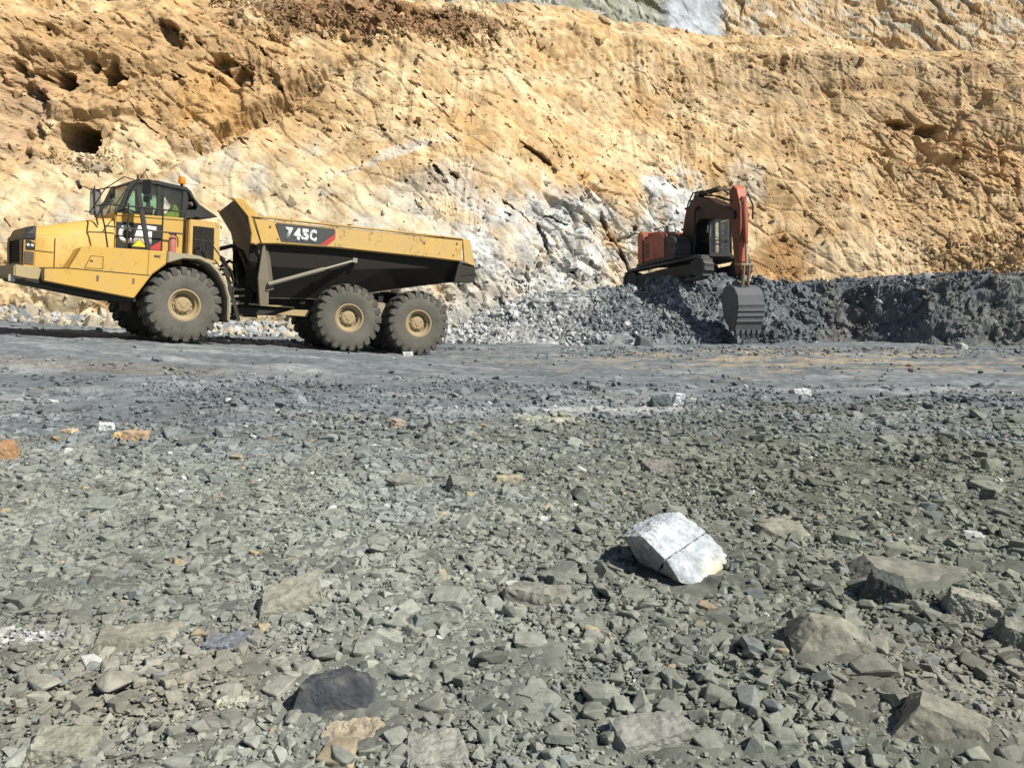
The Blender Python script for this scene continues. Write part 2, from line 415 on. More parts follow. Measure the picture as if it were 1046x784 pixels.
    Vg = V.reshape(*X.shape, 3); Pg = P.reshape(*X.shape, 3); lip = Vg[339] - Pg[339] - np.array([0, .98, -.50])
    for i in range(nb): Vg[340 + i] += lip * (1 - (i + 1) / nb)
    V = Vg.reshape(-1, 3); V[:, 1] += DH * sstep(-.6, 1.2, z)
    # colours of the rock itself
    n_c = fbm(P / np.array([4., 4., 2.]), 4, 90); n_d = fbm(P / 1.1, 4, 95); n_s = fbm(np.stack([Q[:, 0] / 1.9, y, Q[:, 2] / .42], 1), 4, 98)
    c = mix(np.broadcast_to(TAN, P.shape), CREAM, sstep(-.25, .5, n_c + .3 * n_d))
    c = mix(c, ORG, .55 * sstep(.15, .7, fbm(P / 3.3, 3, 101)))
    c = mix(c, TAN * .80, .38 * sstep(.0, .6, n_s + .6 * n_c))
    c = mix(c, np.array([.68, .55, .35]), .5 * sstep(.1, .6, fbm(P / np.array([2.2, 2.2, 1.3]), 4, 109)))
    c = mix(c, BROWN, .45 * sstep(.25, .8, fbm(P / 1.8, 4, 104)))
    c = mix(c, BROWN * 1.15, .5 * sstep(.30, .75, fbm(P / .42, 4, 106)))
    c = mix(c, CREAM * 1.05, .45 * sstep(.2, .6, fbm(P / .8, 4, 107)))
    c = mix(c, np.array([.345, .25, .15]), .8 * sstep(-.7, .35, n_d + .5 * n_c) * Zn(21, 13.3, 14, 2.7, -.03) * face)
    c = mix(c, np.array([.43, .285, .15]), .75 * sstep(-.6, .4, n_d) * Zn(23, 7.6, 10, 4.6) * face)
    c = mix(c, np.array([.41, .265, .13]), .85 * z_holl)
    c = mix(c, np.array([.26, .15, .075]), .9 * Zn(-6.2, 14.8, 6.0, 1.5) * (lv < 1.1))
    c = mix(c, ORG, .65 * np.maximum(Zn(-12.3, 9.2, 1.2, 2.0, .3), .8 * Zn(5.5, 6.9, 3.5, .8, .1)) * face)
    c = mix(c, np.array([.55, .46, .31]), .75 * z_pale * sstep(-.5, .4, n_d + .3))
    c = mix(c, np.array([.46, .45, .40]), .6 * z_pale * sstep(.05, .45, fbm(P / 1.5, 4, 112)))
    c = mix(c, WHITE, .55 * Zn(-5.4, 7.3, 2.4, .35, .36, wk=1.8) * face)
    c = mix(c, GREY * 1.4, .35 * Zn(-3.6, 6.1, 2.6, .9, .3) * face)
    c = mix(c, np.array([.33, .18, .07]), .85 * Zn(14.1, 3.2, 1.4, 1.5) * face)
    c = mix(c, np.array([.56, .44, .28]), .75 * Zn(18.6, 3.4, 3.0, 1.5) * face)
    c = mix(c, np.array([.36, .25, .17]), .5 * Zn(-18.7, 8.4, 1.2, 2.2) * face)
    soft = Zn(1.2, 4.9, 5.8, 2.0, .05, wk=1.6, soft=.7) * face
    c = mix(c, np.array([.46, .47, .455]), .6 * soft * sstep(-.35, .4, fbm(np.stack([Q[:, 0] / 2.6, y, Q[:, 2] / .9], 1), 4, 119)))
    c = mix(c, np.array([.32, .185, .09]), .42 * sstep(.1, .6, fbm(P / np.array([2.6, 2.6, 1.2]), 4, 121)) * sstep(11, 17, x) * face)
    wh = mix(np.broadcast_to(WHITE, P.shape), GREY, sstep(.0, .5, fbm(P / .9, 4, 120) + .15))
    wh = mix(wh, np.array([.47, .49, .50]), .6 * sstep(.0, .4, fbm(P / 1.7, 3, 125)))
    c = mix(c, wh, z_white * (.9 - .55 * sstep(.0, .45, n_c)) * sstep(-.75, .0, n_d))
    c = mix(c, BROWN * 1.1, .5 * z_blk * (1 - .8 * z_white) * sstep(0, .5, n_d))
    c = mix(c, np.array([.40, .41, .40]), .8 * sstep(2.4 + 1.5 * sstep(-4, 0, x), .6, z + .8 * n_d) * sstep(-9, -2, x) * (1 - sstep(8, 11, x)) * face)   # grey foot
    # upper bench wall
    cu = mix(np.broadcast_to(np.array([.27, .275, .215]), P.shape), np.array([.36, .36, .33]), sstep(-.2, .4, n_d))
    cu = mix(cu, np.array([.42, .46, .49]), slab)
    cu = mix(cu, mix(np.broadcast_to(np.array([.52, .37, .21]), P.shape), np.array([.46, .42, .34]), sstep(-.1, .5, n_s)), sstep(14.3, 15.6, x + .6 * n_d))
    c = mix(c, cu, up * sstep(-6.5, -3.5, x + n_d))
    tone = 1 + .16 * n_d + .16 * n_s + .20 * (qb[:, 1] - .5) + .14 * (qc[:, 1] - .5) + .10 * n_f
    c = c * tone[:, None]
    me = raw_mesh('quarry_face', V, grid_faces(*X.shape), c, M_cliff)
    o = tag(link(bpy.data.objects.new('quarry_face', me)), 'tall tan and cream blasted rock face of the quarry', 'rock face', kind='structure')
    return V.reshape(*X.shape, 3), c.reshape(*X.shape, 3), z_rub.reshape(X.shape), z_white.reshape(X.shape), lev
CV, CC, CRUB, CWH, CLEV = build_cliff()

# ------------------------------------------------------------------ bank of blasted rock
BX = [-6, -3, -1.6, .5, 2.0, 4.5, 6.3, 7.6, 8.8, 9.8, 11, 13, 15.3, 17.5, 20, 24, 50]
BH = [.0, .3, .9, 1.35, 1.55, 1.75, 2.1, 2.3, 2.15, 1.95, 2.0, 1.85, 1.9, 2.25, 2.15, 2.2, 2.2]
FX = [-6, -2, 0, 3, 6, 8.5, 10, 12, 13.2, 14.2, 15.2, 20, 30, 50]; FY = [30.0, 29.2, 28.2, 27.6, 27.9, 28.6, 28.2, 29.2, 29.5, 28.6, 27.4, 26.8, 26.5, 26]
WX = [-6, 3, 8, 9.5, 12, 14, 50]; WW = [3.6, 3.4, 2.5, 2.0, 1.7, 1.3, 1.4]
def bank_shape(x, y):
    P = np.stack([x, y, x * 0], 1)
    yf = np.interp(x, FX, FY) + .35 * perlin(P / 1.7, 140); w = np.interp(x, WX, WW) * (1 + .25 * perlin(P / 1.5, 141)); hc = np.interp(x, BX, BH) + .20 * fbm(np.stack([x / 1.1, x * 0, x * 0], 1), 3, 142)
    t = (y - yf) / w
    tt = np.clip(t, 0, 1); s = tt * .75 + .25 * tt * tt * (3 - 2 * tt)
    g = ground_z(x, y)
    return g - .12 + (hc - g) * s + .12 * sstep(-.05, .15, t) + np.clip(t - 1, 0, 5) * .02, t
def build_bank():
    xs = np.linspace(-5.5, 36, 760); ys = np.concatenate([np.linspace(25.8, 32.5, 210), np.linspace(32.6, 43, 60)])
    X, Y = np.meshgrid(xs, ys); x, y = X.ravel(), Y.ravel()
    z, t = bank_shape(x, y)
    P = np.stack([x, y, z], 1)
    on = sstep(-.1, .2, t)
    B, G1, G2, qb = facets(P / .62, 151); Cc, H1, H2, qc = facets(P / .26, 152)
    steep = sstep(8.5, 10.5, x)
    calm = np.exp(-((x - 7.3) / 2.6) ** 2 - ((y - 32.3) / 2.2) ** 2)
    d = (.16 * fbm(P / 1.3, 4, 150) + (.06 + .10 * steep) * B + .045 * Cc + .06 * fbm(P / .35, 3, 157) + .13 * steep * fbm(P / np.array([.9, .9, .9]), 3, 155)) * on * (1 - .7 * calm)
    z2 = z + d * .7; y2 = y - d * .8 * sstep(0, .2, t) * (1 - sstep(.9, 1.3, t))
    z2 -= .45 * calm * 0
    n = fbm(P / 1.5, 4, 160); n2 = fbm(P / .4, 3, 161)
    dark = np.array([.120, .135, .148]); mid = np.array([.175, .19, .20]); lite = np.array([.42, .425, .41])
    c = mix(np.broadcast_to(mid, P.shape), dark, sstep(7.5, 10.5, x + 2 * n))
    c = mix(c, lite, .85 * sstep(5.0, .5, x + 2.5 * n))
    c = mix(c, lite, .35 * sstep(.2, .6, n2) * sstep(7, 3, x))
    c = mix(c, np.array([.16, .145, .125]), .5 * zone(x, y, 12.8, 29.6, .9, 1.5, .5, n * .5))
    c = mix(c, np.array([.175, .165, .135]), .5 * zone(x, y, 19., 27.5, 3.5, 1.8, .5, n * .6))
    c = c * (1 + .3 * (qb[:, 1] - .5) + .3 * (qc[:, 1] - .5) + .25 * n2)[:, None]
    me = raw_mesh('rubble_bank', np.stack([x, y2, z2], 1), grid_faces(*X.shape), c, M_rub)
    tag(link(bpy.data.objects.new('rubble_bank', me)), 'bank of dark grey blasted rock below the quarry face', 'bank', kind='structure')
    return np.stack([x, y2, z2], 1), c, t
BV, BC, BT = build_bank()

# ================================================================== STONES
def proto_stone(k):
    rg = np.random.default_rng(100 + k)
    if k % 3:
        base = np.array([(a, b, c) for a in (-1, 1) for b in (-1, 1) for c in (-1, 1)], float)
        pts = base * .74 + rg.uniform(-.34, .34, (8, 3))
        ex = rg.normal(size=(4, 3)); ex /= np.linalg.norm(ex, axis=1)[:, None]; pts = np.concatenate([pts, ex * rg.uniform(.9, 1.2, (4, 1))])
        pts = pts * np.array([1, rg.uniform(.55, .95), rg.uniform(.32, .62)])
    else:
        pts = rg.normal(size=(13, 3)); pts /= np.linalg.norm(pts, axis=1)[:, None]
        pts = pts * rg.uniform(.8, 1.1, (13, 1)) * np.array([1, rg.uniform(.6, .95), rg.uniform(.4, .75)])
    bm = bmesh.new()
    for p in pts: bm.verts.new(p)
    bmesh.ops.convex_hull(bm, input=bm.verts)
    loose = [v for v in bm.verts if not v.link_faces]
    bmesh.ops.delete(bm, geom=loose, context='VERTS')
    bmesh.ops.bevel(bm, geom=list(bm.edges), offset=.055, segments=1, affect='EDGES', clamp_overlap=True)
    bmesh.ops.triangulate(bm, faces=bm.faces)
    bm.verts.index_update()
    V = np.array([v.co[:] for v in bm.verts]); Fc = np.array([[v.index for v in f.verts] for f in bm.faces])
    bm.free(); return V, Fc
def proto_small(k):
    rg = np.random.default_rng(500 + k)
    pts = rg.normal(size=(10, 3)); pts /= np.linalg.norm(pts, axis=1)[:, None]
    pts = pts * rg.uniform(.75, 1.15, (10, 1)) * np.array([1, rg.uniform(.55, .95), rg.uniform(.35, .7)])
    bm = bmesh.new()
    for p in pts: bm.verts.new(p)
    bmesh.ops.convex_hull(bm, input=bm.verts)
    bmesh.ops.delete(bm, geom=[v for v in bm.verts if not v.link_faces], context='VERTS')
    bmesh.ops.triangulate(bm, faces=bm.faces); bm.verts.index_update()
    V = np.array([v.co[:] for v in bm.verts]); Fc = np.array([[v.index for v in f.verts] for f in bm.faces])
    bm.free(); return V, Fc
PROTO = [proto_stone(k) for k in range(36)]
SMALL = [proto_small(k) for k in range(30)]
def rotm(e):
    cx, cy, cz = np.cos(e).T; sx, sy, sz = np.sin(e).T
    M = np.empty((len(e), 3, 3))
    M[:, 0] = np.stack([cz * cy, cz * sy * sx - sz * cx, cz * sy * cx + sz * sx], 1)
    M[:, 1] = np.stack([sz * cy, sz * sy * sx + cz * cx, sz * sy * cx - cz * sx], 1)
    M[:, 2] = np.stack([-sy, cy * sx, cy * cx], 1)
    return M
def merged_stones(name, pos, rad, eul, col, protos, mat):
    k = RNG.integers(0, len(protos), len(pos)); Ms = rotm(eul) * rad[:, None, None]
    VV, FF, CCc, base = [], [], [], 0
    for i, (V, Fc) in enumerate(protos):
        s = np.where(k == i)[0]
        if not len(s): continue
        v = np.einsum('nij,vj->nvi', Ms[s], V) + pos[s][:, None, :]
        f = Fc[None] + (np.arange(len(s)) * len(V))[:, None, None] + base
        VV.append(v.reshape(-1, 3)); FF.append(f.reshape(-1, 3)); CCc.append(np.repeat(col[s], len(V), 0)); base += len(s) * len(V)
    me = raw_mesh(name, np.concatenate(VV), np.concatenate(FF), np.concatenate(CCc), mat)
    return link(bpy.data.objects.new(name, me))
# ------------------------------------------------------------------ named rocks on the floor
def rock_thing(name, label, cat, V, cr, sub=3, amp=.012, seed=0, group=None, crack=None, paintfn=None, origin=None, nsc=.12):
    """one rock: hull of V (world), roughened; crack = (point, normal, gap)"""
    V = [Vector(p) for p in V]
    bm = bmesh.new()
    def hull(b, pts):
        vs = [b.verts.new(p) for p in pts]
        bmesh.ops.convex_hull(b, input=vs)
        bmesh.ops.delete(b, geom=[v for v in b.verts if not v.link_faces], context='VERTS')
    parts = []
    if crack:
        for sgn in (1, -1):
            b = bmesh.new(); hull(b, V)
            n = Vector(crack[1]).normalized() * sgn
            co = Vector(crack[0]) + n * crack[2]
            r = bmesh.ops.bisect_plane(b, geom=b.verts[:] + b.edges[:] + b.faces[:], plane_co=co, plane_no=n, clear_inner=True)
            bmesh.ops.holes_fill(b, edges=[e for e in b.edges if len(e.link_faces) < 2])
            if sgn < 0: bmesh.ops.translate(b, vec=Vector((.006, -.012, .004)), verts=b.verts)
            parts.append(b)
    else:
        b = bmesh.new(); hull(b, V); parts = [b]
    allV, allF, base = [], [], 0
    for b in parts:
        bmesh.ops.triangulate(b, faces=b.faces)
        size = max((p - V[0]).length for p in V)
        for _ in range(6):
            es = [e for e in b.edges if e.calc_length() > size / (4 * 2 ** sub)]
            if not es: break
            bmesh.ops.subdivide_edges(b, edges=es, cuts=1); bmesh.ops.triangulate(b, faces=b.faces)
        bmesh.ops.smooth_vert(b, verts=b.verts, factor=.12, use_axis_x=True, use_axis_y=True, use_axis_z=True)
        bmesh.ops.recalc_face_normals(b, faces=b.faces); b.normal_update(); b.verts.index_update()
        P = np.array([v.co[:] for v in b.verts]); Nn = np.array([v.normal[:] for v in b.verts])
        A, F1, F2, q = facets(P / nsc, seed + 5)
        P = P + Nn * (amp * (.22 * A + .75 * fbm(P / (nsc * .55), 6, seed, .6)))[:, None]
        allV.append(P); allF.append(np.array([[v.index for v in f.verts] for f in b.faces]) + base); base += len(P); b.free()
    bm.free()
    P = np.concatenate(allV); Fc = np.concatenate(allF)
    o0 = np.array(origin) if origin is not None else np.array([P[:, 0].mean(), P[:, 1].mean(), P[:, 2].min()])
    n1 = fbm(P / (nsc * 1.3), 4, seed + 30)
    c = np.broadcast_to(np.array(cr), P.shape) * (1 + .22 * n1)[:, None]
    if paintfn: c = paintfn(P, c, n1)
    mesh = raw_mesh(name, P - o0, Fc, c, M_stone, True); mesh.set_sharp_from_angle(angle=R(24))
    o = link(bpy.data.objects.new(name, mesh))
    o.location = o0
    return tag(o, label, cat, group)
def wb_paint(P, c, n):
    g = fbm(P / .10, 4, 303)
    c = mix(c, np.array([.28, .32, .35]), .5 * sstep(.0, .5, g + .15))
    c = mix(c, np.array([.24, .25, .245]), .75 * sstep(.02, -.03, (P[:, 0] - .72) * .62 + (P[:, 1] - 4.15) * .35 - (P[:, 2] - .238) * -.60 + .0))  # left face darkened in the colour to deepen its shade
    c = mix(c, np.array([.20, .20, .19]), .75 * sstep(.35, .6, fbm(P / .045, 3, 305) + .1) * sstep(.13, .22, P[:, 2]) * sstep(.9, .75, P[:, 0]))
    c = mix(c, np.array([.62, .33, .10]), .8 * np.exp(-((P[:, 0] - 1.17) / .05) ** 2 - ((P[:, 2] - .015) / .035) ** 2 + .8 * n))
    c = mix(c, np.array([.60, .58, .40]), .5 * np.exp(-((P[:, 0] - 1.15) / .09) ** 2 - ((P[:, 2] - .05) / .04) ** 2))
    return c
WBZ = .03
WB = [(0.647, 4.36, 0.166), (0.72, 4.15, 0.238), (0.83, 4.06, 0.138), (0.901, 4.03, 0.022), (0.981, 4.05, -0.009), (1.092, 4.15, -0.008), (1.221, 4.32, 0.0),
      (1.264, 4.42, 0.032), (1.158, 4.55, 0.153), (1.028, 4.62, 0.243), (0.897, 4.6, 0.23), (0.72, 4.5, 0.187), (0.732, 4.3, 0.034), (1.08, 4.62, -0.08), (0.784, 4.62, 0.03), (0.95, 4.3, -0.084)]
WB = [(a, b - .02, c + WBZ) for a, b, c in WB]
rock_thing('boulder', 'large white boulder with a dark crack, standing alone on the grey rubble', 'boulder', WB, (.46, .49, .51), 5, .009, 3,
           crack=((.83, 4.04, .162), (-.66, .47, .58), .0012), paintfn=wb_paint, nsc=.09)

def slab_pts(x, y, L, Wd, H, rz, tilt=(0, 0), seed=0, sink=.3, peak=.0):
    rg = np.random.default_rng(seed); pts = []
    for a, b, c in [(a, b, c) for a in (-1, 1) for b in (-1, 1) for c in (0, 1)]:
        k = 1 - (.18 + peak) * c
        pts.append((a * L / 2 * k + rg.uniform(-.12, .12) * L, b * Wd / 2 * k + rg.uniform(-.12, .12) * Wd, c * H + rg.uniform(-.12, .12) * H))
    for _ in range(5):
        t = rg.uniform(0, 2 * np.pi); pts.append((math.cos(t) * L * .52, math.sin(t) * Wd * .52, rg.uniform(.2, .7) * H))
    M = Matrix.Rotation(rz, 3, 'Z') @ Matrix.Rotation(tilt[0], 3, 'X') @ Matrix.Rotation(tilt[1], 3, 'Y')
    z0 = float(ground_z(np.array([x]), np.array([y]))[0]) - sink * H
    return [tuple(M @ Vector(p) + Vector((x, y, z0))) for p in pts]
NAMED = []
def slab(label, x, y, L, Wd, H, rz, col, tilt=(0, 0), sink=.3, seed=1, amp=.010, name='rock', cat='rock', peak=0., fn=None):
    NAMED.append((x, y, max(L, Wd) / 2))
    return rock_thing(name, label, cat, slab_pts(x, y, L, Wd, H, rz, tilt, seed, sink, peak), col, 3, amp, seed * 7, nsc=max(L, Wd) * .28, paintfn=fn)
NAMED.append((.97, 4.3, .36)); NAMED.append((.97, 4.0, .20))
dustline = lambda P, c, n: mix(c, np.array([.17, .16, .13]), sstep(.0, .6, n) * .45)
slab('black dusty boulder half sunk in the rubble at the bottom, left of centre', -.69, 2.86, .32, .22, .15, .25, (.06, .066, .074), (-.1, -.12), .25, 11, name='boulder', cat='boulder', peak=.3, fn=dustline)
slab('pale tan broken slab leaning in the rubble, upper left of the black boulder', -1.13, 3.78, .34, .24, .13, .5, (.285, .275, .225), (.15, -.1), .25, 12)
slab('smooth blue grey slab lying flat, left of the black boulder', -1.31, 3.36, .20, .13, .06, .1, (.185, .20, .22), (0, 0), .4, 13)
slab('long flat tan slab at the lower left beside white powder', -1.78, 3.44, .40, .18, .09, .2, (.265, .255, .205), (.05, 0), .45, 14)
slab('pale yellow flat stone in brown dirt at the lower left', -1.09, 2.83, .12, .05, .05, .1, (.40, .39, .31), (0, 0), .3, 15)
slab('crumbling sandy tan rock directly in front of the black boulder', -.58, 2.64, .26, .12, .06, .2, (.35, .30, .22), (.1, 0), .5, 16, .012)
slab('tall olive grey mound of dusty rock at the lower right, peaked like a small hill', 1.36, 3.12, .36, .28, .125, -.35, (.25, .24, .195), (.1, .05), .25, 17, .008, peak=.5)
slab('biggest dusty brown slab in the bottom right corner, sloping to the right', 1.55, 2.55, .36, .26, .11, -.5, (.225, .215, .175), (.1, .22), .6, 18, .008, peak=.3)
slab('buried olive slab with rounded back to the right of the white boulder', 1.84, 5.05, .40, .30, .11, -.2, (.265, .255, .20), (.1, .12), .4, 19, peak=.2)
slab('long dusty brown rock ledge near the right edge above the square block', 2.22, 4.07, .60, .28, .12, -.08, (.205, .20, .168), (.1, .1), .6, 20, .008)
slab('square block with a pale broken end at the right edge', 2.27, 3.66, .24, .17, .14, -.25, (.30, .295, .245), (.05, .1), .15, 21)
slab('black faced angular block between the tan mound and the right edge', 1.93, 3.86, .20, .17, .15, -.5, (.085, .09, .085), (.2, .2), .1, 22)
slab('wedge of grey rock with a sharp ridge at the right edge below the square block', 2.36, 3.38, .24, .16, .12, -.4, (.20, .205, .175), (.2, .2), .2, 23)
slab('flat grey slab cut by the bottom frame edge, below centre', -.27, 2.5, .24, .20, .09, .2, (.29, .29, .25), (.05, 0), .5, 24)
slab('long grey slab lying slanted below the white boulder near the bottom edge', .52, 2.62, .34, .15, .10, .25, (.25, .255, .225), (.1, 0), .45, 25)
slab('leaning slab of grey rock in the bottom left corner with black shade at its side', -1.58, 2.52, .22, .17, .10, .1, (.27, .265, .21), (.1, .15), .4, 26)
slab('broad olive grey plate left of the white boulder, broken along its front', .12, 3.86, .34, .15, .11, -.15, (.235, .235, .195), (.2, .05), .3, 27)
slab('jagged grey rock lump in a short row, left of the yellow streaked stone', -.86, 6.25, .30, .20, .12, -.2, (.215, .22, .185), (.15, .1), .3, 28)
slab('upright grey splinter of rock at the right end of the short jagged row', -.45, 6.1, .18, .16, .15, .3, (.20, .205, .18), (.2, .25), .25, 29)
slab('flat yellow streaked stone lying by itself near the centre', -.03, 6.42, .26, .14, .07, .15, (.37, .33, .23), (.05, 0), .35, 30)
slab('dull reddish grey angular slab right of centre in fine rubble', 1.36, 6.92, .32, .18, .10, .3, (.225, .21, .185), (.1, -.1), .25, 31)
slab('orange brown lump, largest of the coloured stones at the left side', -4.22, 8.5, .27, .18, .14, .1, (.42, .30, .19), (0, 0), .25, 32)
slab('orange boulder cut by the left frame edge', -4.95, 7.3, .34, .24, .22, .4, (.36, .215, .12), (.1, 0), .2, 33)
slab('small yellow stone next to the orange brown lump', -4.48, 8.62, .12, .10, .08, .5, (.55, .40, .20), (0, 0), .2, 34)
slab('pale tan stone at the left, left of the white chip', -5.2, 8.9, .22, .14, .08, -.2, (.42, .34, .22), (0, 0), .3, 35)
slab('white chip of rock between the two tan stones on the left', -4.86, 9.1, .17, .12, .12, .3, (.60, .61, .60), (.2, 0), .2, 36)
slab('pinkish square block on the rubble left of centre', -1.36, 8.9, .18, .14, .12, .7, (.34, .29, .23), (.1, .2), .2, 37)
slab('white bladed stone leaning on a dark one, right of the pale puddle stain', 2.32, 10.85, .16, .1, .26, .3, (.60, .62, .64), (.25, .2), .15, 38)
slab('dark jagged stone leaning against a white blade of rock', 2.14, 10.82, .30, .2, .2, .1, (.13, .15, .155), (.1, -.2), .2, 39)
slab('white flat stone on the haul road in front of the digger bucket', 4.85, 12.8, .32, .2, .12, .1, (.62, .63, .62), (.05, 0), .2, 40)
slab('dark rock by itself at the far left foot of the grey bank', 4.55, 26.6, .55, .4, .42, .3, (.13, .14, .14), (.1, 0), .15, 41)
slab('pale block at the foot of the bank, right of the digger bucket', 15.0, 25.6, .36, .28, .22, .2, (.45, .45, .42), (.1, 0), .2, 42)
slab('small white rock lying right beside the rearmost truck tyre', -2.9, 21.2, .30, .2, .13, .2, (.52, .53, .52), (.1, 0), .3, 43)

# ------------------------------------------------------------------ loose stones of the floor
def field(n, y0, y1, med, sig, rmin, rmax):
    y = np.sqrt(RNG.uniform(y0 ** 2, y1 ** 2, n)); x = RNG.uniform(-1, 1, n) * (.74 * y + .9); o = RNG.uniform(size=n) < .24
    x = np.where(o, np.sign(x) * (.74 * y + .9 + 2.5 * np.abs(x) / (.74 * y + .9)), x)
    r = np.clip(np.exp(RNG.normal(np.log(med), sig, n)), rmin, rmax)
    return x, y, r
fs = [field(175000, 1.7, 8, .0165, .50, .008, .10), field(46000, 7.5, 14, .027, .48, .014, .15), field(15000, 13.5, 26, .034, .5, .018, .16), field(100000, 1.7, 7, .0105, .3, .006, .02),
      field(470, 1.8, 9, .068, .28, .045, .12)]
bx = (RNG.uniform(.3, 2.5, 330), RNG.uniform(2.4, 4.4, 330), np.clip(np.exp(RNG.normal(np.log(.043), .3, 330)), .025, .085)); fs.append(bx)
x, y, r = (np.concatenate([f[i] for f in fs]) for i in range(3))
P2 = np.stack([x, y, x * 0], 1)
clump = fbm(P2 / 1.2, 4, 200); band = sstep(7.4, 14.5, y + 3.0 * clump) * (1 - sstep(21, 25, y))
smooth_r = zone(x, y, 3.3, 7.2, 3.2, 1.5, .6, clump * .6) * .6 + .7 * zone(x, y, 2.1, 2.75, .55, .45, .5, clump * .4) + .45 * zone(x, y, -1.3, 2.9, .7, .35, .5, clump * .5)
keepp = np.clip(.92 - .5 * sstep(.1, .7, clump) * sstep(.05, .03, r) - .86 * band - smooth_r * .8, .03, 1)
keep = RNG.uniform(size=len(x)) < keepp
for nx, ny, nr in NAMED: keep &= ((x - nx) ** 2 + (y - ny) ** 2) > (nr * .72 + r * .5) ** 2
keepp = 1
keep &= ~((np.abs((y - 22.0) - .48 * (x + 4)) < 1.5) & (x < 1.5) & (x > -15))
x, y, r = x[keep], y[keep], r[keep]
P2 = np.stack([x, y, x * 0], 1)
c = ground_colour(x, y)
n = len(x)
hue = RNG.uniform(size=n)
c = c * RNG.uniform(.86, 1.27, (n, 1))
c = np.where((hue < .04)[:, None], c * .55, c)
c = np.where(((hue > .05) & (hue < .10))[:, None], mix(c, BLUE * 1.15, .6), c)
c = np.where(((hue > .13) & (hue < .137))[:, None], mix(c, np.array([.42, .31, .17]), .55), c)
c = np.where(((hue > .17) & (hue < .177))[:, None], mix(c, np.array([.55, .56, .53]), .8), c)
eul = np.stack([RNG.normal(0, .24, n), RNG.normal(0, .24, n), RNG.uniform(0, 6.283, n)], 1)
flip = RNG.uniform(size=n) < .12
eul[flip, 0] += RNG.uniform(-1.2, 1.2, flip.sum())
z = ground_z(x, y) + r * RNG.uniform(-.05, .34, n) + .010
pos = np.stack([x, y, z], 1)
# the largest in view become things of their own
vis = (np.abs(x) < y * .655) & (y > 2.47)
score = np.where(vis, r / y, 0)
big = np.argsort(-score)[:262]
isbig = np.zeros(n, bool); isbig[big] = True
sel = ~isbig & (r > .032); sm_ = ~isbig & ~sel
s = merged_stones('fine_rubble', pos[sm_], r[sm_], eul[sm_], c[sm_], SMALL, M_stone)
tag(s, 'fine angular grey chips between the larger stones of the quarry floor', 'gravel', kind='stuff')
s = merged_stones('loose_rubble', pos[sel], r[sel], eul[sel], c[sel], PROTO, M_stone)
tag(s, 'loose angular grey rubble covering the quarry floor', 'rubble', kind='stuff')
LM = [(.97, 4.3, 'the white boulder'), (-.69, 2.84, 'the black boulder'), (1.36, 3.10, 'the olive mound'), (-1.13, 3.78, 'the pale tan slab'), (2.27, 3.66, 'the square block'),
      (1.84, 5.05, 'the buried olive slab'), (-4.22, 8.5, 'the orange lump'), (-.03, 6.42, 'the yellow streaked stone'), (1.36, 6.92, 'the reddish slab'), (-.86, 6.25, 'the jagged rock row'),
      (1.55, 2.55, 'the bottom right slab'), (-1.58, 2.52, 'the bottom left slab'), (.12, 3.86, 'the broad olive plate'), (-1.78, 3.44, 'the long tan slab'), (.52, 2.62, 'the slanted grey slab'),
      (-1.31, 3.36, 'the blue grey slab'), (2.22, 4.07, 'the brown ledge'), (-.27, 2.5, 'the bottom centre slab'), (-4.95, 7.3, 'the orange boulder'), (-1.36, 8.9, 'the pinkish block')]
def word_col(k):
    v = c[k]; l = v.mean()
    if v[0] > v[2] * 1.5: return 'tan'
    if l > .36: return 'whitish'
    if l < .11: return 'dark'
    if v[2] > v[0] * 1.02: return 'bluish grey'
    return 'pale grey' if l > .22 else ('olive grey' if l > .165 else 'dull grey')
seen = {}
for k in big:
    kk = int(RNG.integers(0, len(PROTO))); V, Fc = PROTO[kk]
    M = rotm(eul[k:k + 1])[0] * r[k]; V = V * np.array([1, 1, .82])
    v = V @ M.T; lo = v[:, 2].min(); v = v - np.array([0, 0, lo])
    wdt = np.ptp(v[:, 0]) ; hgt = np.ptp(v[:, 2])
    form = 'slab' if hgt < .5 * wdt else ('chunk' if hgt < .8 * wdt else 'upright block')
    lm = min(LM, key=lambda q: (q[0] - x[k]) ** 2 + (q[1] - y[k]) ** 2)
    dx, dy = x[k] - lm[0], y[k] - lm[1]; dist = math.hypot(dx, dy)
    side = ('right of' if dx > 0 else 'left of') if abs(dx) > 1.6 * abs(dy) else (('behind' if dy > 0 else 'in front of') if abs(dy) > 1.6 * abs(dx) else
           (('behind and right of' if dx > 0 else 'behind and left of') if dy > 0 else ('in front and right of' if dx > 0 else 'in front and left of')))
    near = 'close ' if dist < .35 else ('a little way ' if dist < .8 else 'well ')
    size = 'big' if r[k] / y[k] > .032 else ('medium' if r[k] / y[k] > .024 else 'small')
    lab = f'{size} {word_col(k)} {form} {near}{side} {lm[2]}'
    if len(lab.split()) > 16: lab = f'{size} {word_col(k)} {form} {side} {lm[2]}'
    o = link(bpy.data.objects.new('stone', raw_mesh('stone', v, Fc, np.broadcast_to(c[k], v.shape), M_stone)))
    o.location = (x[k], y[k], z[k] + lo)
    tag(o, lab, 'stone', 'larger loose stones of the rubble floor')

